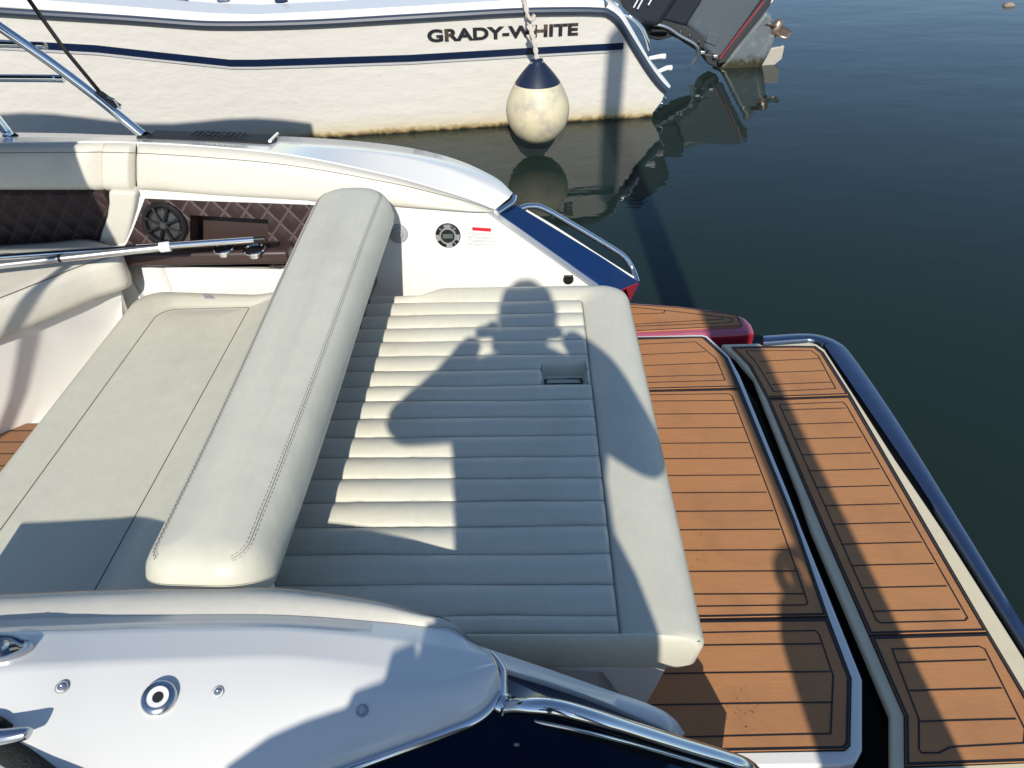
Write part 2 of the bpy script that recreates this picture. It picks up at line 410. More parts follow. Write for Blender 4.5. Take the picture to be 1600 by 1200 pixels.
mb = MB(); mb.lathe(sc_, [(.0, .0), (.05, -.006), (.055, .0)], 0, 32, an); mb.build('cone', M_DGREY, spk)
# shelf with cup holders
mb = MB(); sy = .115
st_ = [WP(186, 402, 0), WP(440, 409, 0)]
zt = PY(300, 396, 2.27).z; zfb = PY(300, 416, 2.27).z; A = PY(190, 405, 2.27).x; B = PY(450, 400, 2.27).x
mb.box(V((A+B)/2, 2.325, (zt+zfb)/2), (B-A, .11, zt-zfb)); shelf = mb.build('shelf', M_BROWN, panel, bevel=.012)
for (x, y) in ((350, 389), (398, 391)):
    c = P(x, y, zt+.002); mb = MB()
    mb.lathe(c, [(.028, -.02), (.031, .004), (.036, .007), (.040, .004), (.040, 0)], 0, 28); mb.lathe(c, [(0, .002), (.03, .002)], 1, 28)
    mb.build('cup_holder', [M_CHROME, M_BLACK], shelf, smooth=50)
# fuel filler, remote, warning label, latch on wall
c = WP(622, 365, .001); mb = MB()
mb.lathe(c, [(0, .012), (.018, .012), (.021, .006), (.032, .005), (.036, 0)], 0, 32, an)
mb.box(c+an*.015, (.03, .006, .006)); mb.build('filler_cap', M_GREYP, wall, smooth=40)
c = WP(700, 368, .001); mb = MB()
mb.lathe(c, [(0, .006), (.040, .006), (.0445, .003), (.0455, 0)], 0, 40, an); rem = mb.build('stereo_remote', M_BLACK, wall, smooth=40)
mb = MB(); mb.lathe(c, [(.0235, .006), (.025, .010), (.030, .010), (.032, .006)], 0, 40, an)
for a in (pi/2, -.15, pi+.15, -pi/2+.1):
    vs = []
    for r_ in (.030, .0445):
        for da in (-.3, .3) if r_ < .04 else (.3, -.3): vs.append(c+q0@V(r_*cos(a+da), r_*sin(a+da), .0075))
    mb.poly(vs)
mb.build('silver_ring', M_ALU, rem, smooth=40)
mb = MB(); mb.lathe(c, [(0, .0072), (.0235, .0072)], 0, 32, an); mb.build('dial_face', M_BLACK, rem)
mb = MB(); dx = q0@V(1, 0, 0); dy = q0@V(0, 1, 0)
if dx.x < 0: dx = -dx
if dy.z < 0: dy = -dy
mb.poly([c+an*.0082+dx*a*.018+dy*b*.008 for a, b in ((-1, -1), (1, -1), (1, 1), (-1, 1))]); mb.build('display', M_LCD, rem, smooth=0)
mb = MB()
for k in range(3):
    a = (pi*.25, pi*.75, -pi*.27)[k]; mb = MB()
    for j in range(3): mb.box(c+an*.0078+q0@V((.034+.003*j)*cos(a), (.034+.003*j)*sin(a), 0), (.006, .001, .0012))
    mb.build('button_marks', M_GREYP, rem, smooth=0)
# warning label
wl = [WP(730, 350, .0012), WP(775, 353, .0012), WP(777, 388, .0012), WP(731, 385, .0012)]
def WL(u, v, off=0): return wl[0].lerp(wl[1], u).lerp(wl[3].lerp(wl[2], u), v)-WN*off
mb = MB(); mb.prism(wl, WN*.0008); lab = mb.build('warning_label', M_LABEL, wall, smooth=0)
mb = MB(); mb.poly([WL(.17, .12, .0006), WL(.82, .12, .0006), WL(.82, .27, .0006), WL(.17, .27, .0006)], 0); mb.build('red_heading', M_REDS, lab, smooth=0)
mb = MB(); rnd = random.Random(3)
for v, e in ((.36, .95), (.42, .4), (.53, .97), (.585, .7), (.68, .98), (.735, .75), (.85, .95), (.905, .45)):
    u = .02
    while u < e:
        l = rnd.uniform(.02, .09); mb.poly([WL(u, v, .0006), WL(min(u+l, e), v, .0006), WL(min(u+l, e), v+.022, .0006), WL(u, v+.022, .0006)]); u += l+.018
mb.build('small_print', M_INK, lab, smooth=0)
mb = MB(); c = WP(888, 437, .0)
mb.lathe(c, [(0, .012), (.016, .012), (.02, .004), (.02, 0)], 0, 20, V(0, -.5, 1)); mb.box(c+V(0, -.004, .014), (.034, .01, .01)); mb.build('latch', M_BLACK, wall, smooth=40)

# ---- far stern quarter: white rim, navy top, chrome rail, red chine
def quarter(name, inn, out, drop, mats):
    mb = MB(); n = 30; a = cr(inn, n); b = cr(out, n)
    mb.grid([[p+V(0, 0, -drop) for p in a], a, b, [V(p.x, p.y+(b[0].y-a[0].y)*.1, p.z-drop) for p in b]]); return mb.build(name, mats, boat, smooth=30)
inn = [PY(771, 327, 2.415), PY(846, 380, 2.415), PY(900, 419, 2.415), PY(972, 452, 2.415)]
out = [PY(801, 317, 2.55), PY(868, 358, 2.57), PY(940, 402, 2.58), PY(999, 441, 2.57)]
quarter('stern_quarter', inn, out, .05, M_NAVYS)
mb = MB(); rim = [WP(761, 332, .008), WP(800, 360, .008), WP(845, 392, .008), WP(900, 431, .008), WP(930, 452, .008)]
inn2 = [PY(769, 328, 2.42), PY(808, 355, 2.42), PY(850, 385, 2.42), PY(906, 425, 2.42), PY(936, 446, 2.42)]
mb.grid([[p+WN*.03 for p in rim], rim, [p+V(0, -.002, .006) for p in rim], [p+V(0, .0, .004) for p in inn2], [p+V(0, 0, -.04) for p in inn2]]); mb.build('quarter_rim', M_GEL, boat, smooth=60)
# red chine under the navy corner and far hull corner
mb = MB(); tip = PY(999, 441, 2.57); dn = PY(979, 450, 2.415)
lo = PY(984, 471, 2.45); lo2 = V(tip.x-.05, tip.y+.0, .12)
mb.add([tip+V(0, 0, -.004), dn+V(0, 0, -.004), lo, V(.25, 2.43, .2), V(.30, 2.56, .1), V(-.2, 2.60, .1), V(-.2, 2.62, .45)], [(0, 1, 2), (0, 2, 4), (2, 3, 4), (0, 4, 5, 6)])
mb.build('chine', M_RED, boat, smooth=0)
mb = MB(); b_ = cr(out, 30); mb.grid([[p+V(0, .004, -.01) for p in b_], [p+V(0, .03, -.014) for p in b_], [p+V(-.05, .03, -.10) for p in b_]]); mb.tube(cr([PY(822, 329, 2.61), PY(868, 356, 2.62), PY(930, 396, 2.62), PY(990, 434, 2.60)], 30), .005, n=8); mb.build('outer_ledge', M_GEL, boat)
rp_ = [PY(812, 326, 2.64), PY(828, 322, 2.66), PY(850, 326, 2.67), PY(900, 354, 2.68), PY(955, 387, 2.68), PY(975, 401, 2.67), PY(988, 420, 2.65), PY(996, 441, 2.60)]
mb = MB(); mb.tube(cr(rp_, 50), .0115, n=14); mb.build('grab_rail', M_CHROME, boat)['label'] = 'far chrome grab rail along the navy quarter'
# ---- near gunwale
B0 = [(-300, 990), (0, 969), (150, 964), (300, 961), (450, 962), (600, 973), (665, 980), (709, 984), (752, 1012)]
B1 = [(-300, 1008), (0, 990), (150, 986), (300, 983), (450, 983), (600, 997), (668, 1008), (720, 1017), (761, 1022)]
B2 = [(-300, 1075), (0, 1045), (150, 1036), (300, 1030), (450, 1027), (600, 1042), (680, 1052), (730, 1045), (772, 1036)]
B3 = [(-300, 1520), (0, 1392), (150, 1332), (300, 1272), (450, 1214), (600, 1160), (690, 1127), (750, 1100), (783, 1062)]
zz = lambda b, z0, z1: [P(x, y, z0+(z1-z0)*(max(0, min(1, x/770))**1.15)) for x, y in b]
r0 = cr(zz(B0, 1.032, .915), 90); r1 = cr(zz(B1, 1.068, .930), 90); r2 = cr(zz(B2, 1.086, .935), 90); r3 = cr(zz(B3, 1.010, .918), 90)
mb = MB(); rows = [[p+V(0, .01, -.05) for p in r0], r0, [lerp(a, b, .85) for a, b in zip(r0, r1)], r1, [lerp(a, b, .12) for a, b in zip(r1, r2)]]
rows += [[lerp(a, b, t) for a, b in zip(r1, r2)] for t in (.5, .88)]
for t in (.0, .04, .12, .3, .5, .7, .85, .95):
    rows.append([lerp(a, b, t)+V(0, 0, .012*sin(pi*t)) for a, b in zip(r2, r3)])
rows += [r3, [p+V(0, -.004, -.008) for p in r3], [p+V(0, -.004, -.03) for p in r3]]
mb.grid(rows); gun = mb.build('gunwale', M_GEL, boat, smooth=50); gun['label'] = 'near white gunwale with flush light and screws'
mb = MB(); ch = [p+V(0, -.008, -.022) for p in r3]; tail = [P(784, 1048, .915), P(778, 1034, .918), P(769, 1022, .920), P(763, 1016, .920)]
mb.tube(ch+tail, [.011]*len(ch)+[.009, .006, .004, .002], n=14); mb.tube([p+V(0, .006, -.016) for p in ch], .009, n=10, m=1)
mb.build('rub_rail', [M_CHROME, M_NAVY], gun)
def on_gun(x, y):                     # surface point of the cap under a pixel
    best = None; dr = ray(x, y).normalized()
    for a, b in zip(r2, r3):
        for k in range(61):
            t = k/60; q = lerp(a, b, t)+V(0, 0, .012*sin(pi*t)); d = (q-CAM).cross(dr).length
            if best is None or d < best[0]: best = (d, q.z)
    return P(x, y, best[1]+.001)
GN = V(.14, -.24, 1).normalized()
c = on_gun(249, 1092)+V(0, 0, .0035); mb = MB()
mb.lathe(c, [(.0145, .003), (.0155, .005), (.0225, .004), (.0245, .001), (.025, -.004)], 0, 40, GN); mb.lathe(c, [(.008, .0035), (.0150, .0042)], 1, 32, GN); mb.lathe(c, [(0, .003), (.0078, .003), (.008, .0036)], 2, 24, GN)
mb.build('courtesy_light', [M_STEEL, M_WHITEP, M_RUB], gun, smooth=50)
for x, y in ((96, 1074), (340, 1082), (566, 1110)):
    c = on_gun(x, y); mb = MB(); mb.lathe(c, [(0, .0015), (.0022, .0035), (.005, .003), (.0052, -.001), (.0085, -.001)], 0, 20, GN)
    mb.lathe(c, [(.0072, -.001), (.0085, .0012), (.0098, -.001)], 1, 20, GN); mb.build('screw', [M_ALU, M_GREYP], gun, smooth=40)
# pop-up cleat recess
mb = MB(); cc = P(-20, 1013, 1.079)
ov = lambda k, dz: [cc+V(.06*k*cos(a)+(.0 if cos(a) > 0 else -.03), .027*k*sin(a), dz-.33*.027*k*sin(a)) for a in [2*pi*i/36 for i in range(36)]]
mb.grid([ov(1.12, -.004), ov(1.1, .004), ov(.95, .004)], 0, True); mb.grid([ov(.95, .004), ov(.9, .002)], 1, True); mb.poly(ov(.9, .002), 1)
mb.lathe(cc+V(.020, 0, .000), [(0, .010), (.009, .009), (.010, .006), (.013, .002)], 0, 20)
mb.build('flush_cleat', [M_STEEL, M_NAVY], gun, smooth=50)
# near coaming cushion
T0 = [(-300, 945), (0, 932), (231, 923), (406, 921), (500, 929), (584, 942), (650, 959), (697, 971), (709, 982)]
t0 = cr(zz(T0, 1.014, .915), 90); bb = r0
mb = MB(); rows = [[p+V(0, .02, -.16) for p in t0], [p+V(0, .022, -.06) for p in t0], [p+V(0, .014, -.015) for p in t0], t0]
for t in (.15, .35, .6, .85): rows.append([lerp(a, b, t)+V(0, 0, .009*sin(pi*min(1, t+.1))) for a, b in zip(t0, bb)])
rows.append([p+V(0, .001, -.002) for p in bb]); mb.grid(rows)
mb.ribbon([p+V(0, .002, .003) for p in rows[3]], .002, 1); 
mb.build('coaming_cushion', [M_LEATH, M_SEAM], boat, smooth=70)['label'] = 'near cream coaming cushion along the near gunwale'
# near inner wall below the cushion
mb = MB(); mb.grid([[p+V(0, .0, -.15) for p in t0], [V(p.x, p.y+.04, .3) for p in t0]]); mb.build('liner', M_GEL, boat, solid=.01)
# near hull side
ns = [(-300, 1530, .33), (0, 1400, .42), (300, 1280, .50), (500, 1204, .555), (640, 1155, .595), (760, 1104, .615), (800, 1090, .62), (900, 1104, .62), (1050, 1150, .615), (1170, 1190, .61)]
hp = [PY(*a) for a in ns]+[V(.445, .585, .577)]; hr = cr(hp, 80)
mb = MB(); tk = lambda x, a: x-a*ss(.2, .445, x)
mb.grid([hr, [V(tk(p.x, .03), p.y-.01, lerp(p.z, .45, .4)) for p in hr], [V(tk(p.x, .12), p.y, .42) for p in hr], [V(tk(p.x, .16), p.y+.03, .2) for p in hr]], 0); mb.grid([[V(tk(p.x, .16), p.y+.03, .2) for p in hr], [V(tk(p.x, .2), p.y+.3, -.25) for p in hr]], 1)
mb.build('hull_side', [M_NAVY, M_RED], boat, smooth=60)['label'] = 'near navy hull side below the chrome rub rail'
c = PY(807, 1164, .612); mb = MB(); mb.lathe(c, [(0, .003), (.003, .004), (.0055, .003), (.006, .001), (.0085, .001), (.009, 0)], 0, 20, (0, -1, .1)); mb.build('drain_fitting', M_STEEL, boat)
# near quarter rim (white) and navy strip
ua = [(744, 1008, .705), (849, 1043, .70), (940, 1075, .69), (1020, 1103, .68), (1053, 1123, .668), (1070, 1146, .655)]
la = [(770, 1038, .67), (860, 1066, .665), (936, 1093, .66), (1020, 1128, .65), (1046, 1142, .645), (1060, 1158, .64)]
ur = cr([PY(*a) for a in ua], 50); lr = cr([PY(*a) for a in la], 50)
mb = MB(); mb.grid([[V(p.x, p.y+.02, .40) for p in ur], [p+V(0, .006, -.02) for p in ur], [p+V(0, .003, -.004) for p in ur], ur, lr, [p+V(0, -.003, -.004) for p in lr], [p+V(0, -.003, -.02) for p in lr]]); mb.build('quarter_rim', M_GEL, boat, smooth=60)
mb = MB(); mb.grid([[p+V(0, -.003, -.014) for p in lr], [lerp(p, q, .5)+V(0, 0, -.01) for p, q in zip(lr, cr([PY(786, 1085, .625), PY(900, 1108, .62), PY(1050, 1157, .615), PY(1170, 1193, .61)], 50))], cr([PY(786, 1085, .625), PY(900, 1108, .62), PY(1050, 1157, .615), PY(1170, 1193, .61)], 50)]); mb.build('stern_quarter', M_NAVY, boat, smooth=60)
rp_ = [PY(794, 1106, .595), PY(830, 1104, .585), PY(870, 1107, .58), PY(930, 1123, .575), PY(1000, 1145, .575), PY(1070, 1167, .575), PY(1130, 1185, .575), PY(1165, 1198, .575), PY(1185, 1215, .585)]
mb = MB(); mb.tube(cr(rp_, 60), .0148, n=18)
mb.lathe(rp_[0]+V(-.003, .003, 0), [(.017, 0), (.02, .002), (.02, .01)], 0, 24, (-1, .5, 0)); mb.build('grab_rail', M_CHROME, boat)['label'] = 'near chrome grab rail at the bottom of the picture'
mb = MB(); pa = cr([PY(835, 1124, .602), PY(930, 1143, .602), PY(1050, 1176, .602), PY(1150, 1207, .602)], 30); pb = cr([PY(850, 1134, .602), PY(930, 1156, .602), PY(1050, 1191, .602), PY(1150, 1222, .602)], 30)
mb.grid([pa, pb]); mb.build('rail_backing', M_CHROME, boat, solid=.004)

# ---- SUN PAD
zp = .70
XR0 = P(984, 480, .67).x; XR1 = P(1093, 985, .67).x
xl = -.86
oc = [(xl, .826), (XR1+.003, .826), (XR0+.0, 2.235), (xl, 2.235)]
ic = [(xl+.02, .848), (P(970, 1000, .70).x, .848), (P(911, 480, .70).x, 2.142), (xl+.02, 2.142)]
outr = rrect(oc, [.02, .022, .07, .03], 40, 10); innr = rrect(ic, [.004, .004, .035, .01], 40, 10)
stepX = P(690, 450, .70).x
def stp(p): # border is narrower forward of the step
    if p.y > 2.1: return V(p.x, p.y-.055*(1-ss(stepX-.05, stepX+.03, p.x)), 0)
    return V(p.x, p.y, 0)
prof = [(0, -.10, .03), (0, -.085, .008), (0, -.03, 0), (.0, -.02, 0), (.07, .000, 0), (.2, .012, 0), (.4, .017, 0), (.62, .014, 0), (.82, .006, 0), (.95, -.001, 0), (1.0, -.006, 0), (1.02, -.02, 0)]
rows = []
for t, dz, ins in prof:
    rr = []
    for a, b in zip(outr, innr):
        a3 = stp(a); b3 = V(b.x, b.y, 0); q = a3.lerp(b3, t)
        if ins: q = q+(b3-a3).normalized()*ins
        narrow = min(1, (b3-a3).length/.08)
        q.z = zp+(dz if dz < 0 else dz*narrow); rr.append(q)
    rows.append(rr)
mb = MB(); mb.grid(rows, 0, True); mb.poly(rows[0][::-1], 0)
pad = mb.build('sun_pad', [M_LEATH2], boat, smooth=75); pad['label'] = 'cream sunpad with ribbed centre and smooth rolled border'
# ribbed field
seams = [.897-.0795+.0795*k for k in range(0, 18)]
seamY = [.848] + [.893, .974, 1.058, 1.139, 1.219, 1.297, 1.376, 1.456, 1.533, 1.608, 1.676, 1.752, 1.828, 1.907, 1.985, 2.062, 2.142]
pkx0 = P(846, 583, .70).x; pkx1 = P(917, 583, .70).x; pky0 = 1.680; pky1 = P(880, 566, .70).y
def wob(x, k): return .0012*sin(x*7+k*1.7)+.0007*sin(x*19+k*3.1)
def rib_h(x, y):
    for k in range(len(seamY)-1):
        a = seamY[k]+wob(x, k)*(k > 0); b = seamY[k+1]+wob(x, k+1)*(k+1 < len(seamY)-1)
        if y <= b or k == len(seamY)-2:
            u = max(0, min(1, (y-a)/(b-a))); return .0185*(max(0, sin(pi*u)))**.55*(1-.08*sin(x*13+k))*(1+.05*sin(x*(95+9*sin(k*2.3))+k*4+3*sin(x*7+k))*(1-sin(pi*u)))
    return 0
NX, NY = 190, 330; rows = []
ybase = [];
ys = [seamY[0]+(seamY[-1]-seamY[0])*j/NY for j in range(NY+1)]
for y in ys:
    row = []; xr = lerp(ic[1][0], ic[2][0], (y-.848)/(2.142-.848))
    for i in range(NX+1):
        x = lerp(xl+.02, xr, i/NX); e = min(1, (xr-x)/.012); h = rib_h(x, y)*sqrt(max(0, 1-(1-e)**2))
        inx = min(x-pkx0, pkx1-x); iny = min(y-pky0, pky1-y); dd = min(inx, iny)
        z = zp-.006+h
        if dd > 0: z -= .060*ss(0, .008, dd)
        elif dd > -.012: z -= .004*(1+dd/.012)
        row.append(V(x, y, z))
    rows.append(row)
mb = MB(); mb.grid(rows)
for k in range(1, len(seamY)-1):
    for off, wd in ((0, .0030), (.0045, .0011)):
        xr = lerp(ic[1][0], ic[2][0], (seamY[k]-.848)/(2.142-.848)); pts = []
        for i in range(80):
            x = lerp(xl+.02, xr, i/79); y = seamY[k]+wob(x, k)-off
            if pkx0-.01 < x < pkx1+.01 and pky0-.004 < y < pky1+.008:
                if len(pts) > 1: mb.ribbon(pts, wd, 1)
                pts = []; continue
            pts.append(V(x, y, zp-.006+rib_h(x, y)+.0012))
        if len(pts) > 1: mb.ribbon(pts, wd, 1)
mb.ribbon([V(lerp(ic[1][0], ic[2][0], t), lerp(.848, 2.142, t), zp-.001) for t in [i/20 for i in range(21)]], .0018, 1)
mb.build('ribbed_centre', [M_LEATH2, M_SEAM], pad, smooth=60)
# pocket liner & tray
mb = MB(); tr = rrect([(pkx0+.008, pky0+.01), (pkx1-.008, pky0+.01), (pkx1-.008, pky1-.009), (pkx0+.008, pky1-.009)], [.012]*4, 6)
f3 = lambda L_, z, k=0: [V(p.x, p.y, z) for p in L_]
tri = rrect([(pkx0+.016, pky0+.02), (pkx1-.016, pky0+.02), (pkx1-.016, pky1-.018), (pkx0+.016, pky1-.018)], [.010]*4, 6)
mb.grid([f3(tr, zp-.066), f3(tr, zp-.052), f3(tri, zp-.052), f3(tri, zp-.060)], 0, True); mb.poly(f3(tri, zp-.060), 1)
mb.build('drink_tray', [M_DGREY, M_RUB], pad, smooth=40)
mb = MB()
for (a, b) in (((pkx0, pky0), (pkx0, pky1)), ((pkx0, pky1), (pkx1, pky1)), ((pkx1, pky1), (pkx1, pky0))):
    mb.tube([V(a[0], a[1], zp-.004), V(b[0], b[1], zp-.004)], .0016, n=6)
mb.build('pocket_piping', M_SEAM, pad)
# near-corner seam of pad
mb = MB(); mb.ribbon([V(x, .8315+.0*x, zp-.0+.0015*0-.002) for x in [XR1-.01-.02*i for i in range(30)]], .002, 0, nrm=(0, -.6, 1)); mb.build('edge_seam', M_SEAM, pad)
# white pedestal under pad
mb = MB(); ped = [(-.9, .87), (P(1012, 1098, .42).x, .87), (.235, 1.0), (.235, 2.1), (-.9, 2.1)]
mb.prism([V(x, y, .36) for x, y in ped], (0, 0, .235)); tb = mb.build('transom', M_GEL, boat, bevel=.02)
mb = MB(); mb.prism([PY(865, 1047, .845), PY(1046, 1037, .845), PY(1012, 1100, .845), PY(985, 1110, .845), PY(960, 1080, .845), PY(940, 1052, .845)], (0, .02, 0)); mb.build('corner_post', M_GEL, tb, bevel=.006)

# ---- BOLSTER
bl = [P(508, 330, .97), P(600, 338, .97), P(440, 845, .96), P(238, 850, .96)]
fl = P(455, 420, .96); fr = P(590, 420, .96); nl = P(248, 838, .96); nr = P(437, 850, .96)
# side lines through (left) and (right) silhouettes
def xat(a, b, y): t = (y-a.y)/(b.y-a.y); return a.x+(b.x-a.x)*t
yN, yF = .764, 2.36
xLn, xLf = xat(nl, fl, yN), xat(nl, fl, yF); xRn, xRf = xat(nr, fr, yN), xat(nr, fr, yF)
bc = [(xLn, yN), (xRn, yN), (xRf, yF), (xLf, yF)]; br = [.075, .085, .118, .118]
zt = 1.03
wr = lambda x, y: -.0+.040*ss(1.0, 2.25, y)
bprof = [(.035, .885), (.018, .893), (.005, .91), (0, .932), (.003, .955), (.010, .977), (.021, .994), (.035, 1.006), (.052, 1.014), (.075, 1.0185), (.095, 1.020)]
mb = MB(); rows = pillow(mb, bc, br, bprof, ns=40, warp=wr)
def on_ring(i0, f): return [lerp(a, b, f) for a, b in zip(rows[i0], rows[i0+1])]
n_ = len(rows[0]); seg = 49
for i0, f in ((6, .75), (7, .25)):
    R = on_ring(i0, f)
    for s0, s1 in ((51, 100), (149, 197)):
        pts = [R[k % n_]+V(0, 0, .0012) for k in range(s0, s1)]
        # dashes
        acc = []
        for a, b in zip(pts, pts[1:]):
            L_ = (b-a).length; nd = max(1, int(L_/.0095)); 
            for d in range(nd):
                p = a.lerp(b, (d+.15)/nd); q = a.lerp(b, (d+.8)/nd); mb.ribbon([p, q], .0011, 1, nrm=(0, 0, 1))
    if True:
        R2 = on_ring(7, 0.0)
for s0, s1 in ((51, 100), (149, 197)):
    mb.ribbon([R2[k % n_]+V(0, 0, .0008) for k in range(s0, s1)], .0013, 1)
bol = mb.build('backrest_bolster', [M_LEATH2, mat('bolster_thread', (.17, .15, .13), .8)], boat, smooth=60); bol['label'] = 'long cream backrest bolster standing across the boat'
bb_ = [(bc[0][0]+.05, bc[0][1]+.03), (bc[1][0]-.105, bc[1][1]+.03), (bc[2][0]-.105, bc[2][1]-.04), (bc[3][0]+.05, bc[3][1]-.04)]
mb = MB(); pillow(mb, bb_, [.03]*4, [(.0, .70), (0, .80), (0, .90), (0, .91)], ns=20); mb.build('bolster_base', M_BROWN, bol, smooth=60)
mb = MB()
for x0 in (xLn+.03, xRn-.05):
    mb = MB(); mb.prism([V(x0, yN+.02, .91), V(x0+.010, yN+.02, .91), V(x0+.010, yN+.12, .91), V(x0, yN+.12, .91)], (0, 0, -.20)); mb.build('side_plate', M_WHITEP, bol, bevel=.004)

# ---- forward seat cushion (left of bolster)
sL = P(200, 490, .68).x; 
oc = [(sL-.005, .70), (-.70, .70), (-.70, 2.19), (sL-.005, 2.26)]
s2f = P(388, 485, .70).x; s2n = P(150, 920, .70).x; s1f = P(236, 505, .70); s1n = P(0, 830, .70)
ic = [(xat(s1n, s1f, .70), .72), (xat(P(150, 920, .70), P(388, 485, .70), .72), .72), (xat(P(150, 920, .70), P(388, 485, .70), 2.125), 2.125), (xat(s1n, s1f, 2.12), 2.118)]
outr = rrect(oc, [.02, .02, .02, .09], 40, 10); innr = rrect(ic, [.01, .01, .01, .06], 40, 10)
prof = [(0, -.14, .03), (0, -.10, .004), (0, -.04, 0), (.05, -.012, 0), (.15, .006, 0), (.35, .018, 0), (.6, .018, 0), (.85, .008, 0), (1.0, .001, 0)]
rows = []
for t, dz, ins in prof:
    rr = []
    for a, b in zip(outr, innr):
        q = a.lerp(b, t)+(b-a).normalized()*ins
        rise = .05*ss(ic[2][0]-.02, -.72, q.x) if dz > -.05 else 0
        farb = 0
        rr.append(V(q.x, q.y, zp+dz+rise))
    rows.append(rr)
mb = MB(); mb.grid(rows, 0, True); mb.poly(rows[0][::-1], 0)
# inner panel grid
R = rows[-1]; cxm = (ic[0][0]+ic[1][0])/2
R2 = [V(lerp(p.x, cxm, .18), lerp(p.y, 1.4, .03), p.z+.006) for p in R]; R3 = [V(lerp(p.x, cxm, .6), lerp(p.y, 1.4, .1), p.z+.008) for p in R]
mb.grid([R, R2, R3], 0, True); mb.poly(R3, 0)
mb.tube([p+V(0, 0, .0004) for p in R], .0015, 1, n=6, closed=True)
sc = mb.build('lounge_cushion', [M_LEATH2, M_SEAM], boat, smooth=70); sc['label'] = 'smooth cream lounge cushion forward of the bolster'
mb = MB(); tg = [P(316, 459, .722), P(328, 460, .722), P(334, 466, .722), P(320, 466, .722)]; mb.prism([p+V(0, 0, .0) for p in tg], (0, 0, -.004)); mb.build('maker_tag', M_GREYP, sc, smooth=0)
mb = MB(); mb.prism([V(sL+.03, .72, .30), V(-.7, .72, .30), V(-.7, 2.18, .30), V(sL+.03, 2.18, .30)], (0, 0, .28)); mb.build('seat_base', M_GEL, boat, bevel=.02)

# ---- forward side seat
zs = .862
so_ = [(-420, 400), (-150, 388), (60, 377), (140, 371), (184, 384), (182, 401), (130, 418), (60, 446), (-20, 477), (-150, 520), (-420, 600)]
so_ = [P(x, y, zs) for x, y in so_]
def offs(pts, d):
    o = inset([(p.x, p.y) for p in pts], d); return [V(q.x, q.y, p.z) for q, p in zip(o, pts)]
def smooth_loop(pts, n):
    m = len(pts); out = []
    for i in range(n):
        t = i/n*m; k = int(t); u = t-k; p0, p1, p2, p3 = (pts[(k+j-1) % m] for j in range(4))
        out.append(.5*((2*p1)+(p2-p0)*u+(2*p0-5*p1+4*p2-p3)*u*u+(3*p1-p0-3*p2+p3)*u**3))
    return out
base = [V(p.x, p.y, 0) for p in smooth_loop(so_, 88)]
cen = V(sum(p.x for p in base)/88, sum(p.y for p in base)/88, 0)
def loopat(d, z):
    out = []
    for i, p in enumerate(base):
        t = (base[(i+1) % 88]-base[i-1]).normalized(); n = V(-t.y, t.x, 0)
        if n.dot(cen-p) < 0: n = -n
        out.append(V(p.x+n.x*d, p.y+n.y*d, z))
    return out
mb = MB(); mb.grid([loopat(.03, zs-.135), loopat(.006, zs-.125), loopat(0, zs-.10), loopat(0, zs-.03), loopat(.006, zs-.012), loopat(.02, zs-.001), loopat(.05, zs+.006)], 0, True); mb.poly(loopat(.05, zs+.006)); 
mb.tube([p for p in loopat(.018, zs+.0005)], .0015, 1, n=6, closed=True)
mb.build('side_seat_cushion', [M_LEATH, M_SEAM], boat, smooth=60)
mb = MB(); mb.grid([loopat(.16, .30), loopat(.13, .45), loopat(.06, .68), loopat(.045, zs-.12)], 0, True); mb.poly(loopat(.045, zs-.13)); mb.build('side_seat_base', M_GEL, boat, smooth=60)
# moulded corner between seat base and wall
mb = MB(); a = [P(192, 412, .74), P(213, 470, .70), P(222, 540, .6)]
mb.grid([[V(-1.50, 2.34, .76), V(-1.46, 2.30, .55), V(-1.46, 2.30, .30)], [V(-1.40, 2.33, .76), V(-1.38, 2.26, .55), V(-1.36, 2.22, .3)], [V(-1.33, 2.36, .76), V(-1.31, 2.33, .55), V(-1.3, 2.31, .30)]]); mb.build('liner_corner', M_GEL, boat, smooth=70, solid=.01)
# seat back pillar and dark quilted backrest
mb = MB()
pil = [(-1, 2.34), (1, 2.34)]
tp = [PY(x, y, 2.36) for x, y in ((168, 298), (213, 300), (211, 325), (206, 350), (199, 380), (190, 405), (150, 392), (158, 362), (166, 340), (169, 318))]
mb.prism(tp, (0, .06, 0)); mb.build('seat_pillar', M_LEATH, boat, bevel=.014, seg=4)
mb = MB(); mb.prism([PY(-500, 300, 2.38), PY(160, 301, 2.38), PY(170, 318, 2.37), PY(168, 338, 2.37), PY(160, 362, 2.37), PY(150, 390, 2.37), PY(-500, 410, 2.37)], (0, .05, 0)); mb.build('quilted_backrest', M_QUILT_SHADE, boat, bevel=.01)
# cockpit sole
mb = MB(); mb.box(V(-2.6, 1.53, .28), (4.0, 1.66, .04)); mb.build('cockpit_floor', M_GEL, boat)
mb = MB(); yf = P(25, 662, .308).y
mb.prism([V(-4.5, .8, .308), V(sL-.06, .8, .308), V(sL-.06, yf, .308), V(-4.5, yf, .308)], (0, 0, -.007), 0)
for k in range(14):
    mb.ribbon([V(-4.5, yf-.04-.06*k, .3088), V(sL-.07, yf-.04-.06*k, .3088)], .005, 1)
mb.build('floor_decking', [mat('dark_teak', (.24, .115, .055), .7, noise=(13, .15, (1, 22, 1))), M_CAULK], boat, smooth=0)
mb = MB(); mb.grid([[V(-4.6, 2.45, 1.0), V(-1.3, 2.42, 1.0)], [V(-4.6, 2.36, .3), V(-1.3, 2.33, .3)]]); mb.build('liner', M_GEL, boat, solid=.01)
# inner hull body to close the boat below (stern block) 
mb = MB(); mb.prism([V(-4.6, .62, .27), V(.20, .64, .27), V(.20, 2.5, .27), V(-4.6, 2.5, .27)], (0, 0, -.35)); mb.build('hull_bottom', M_RED, boat)

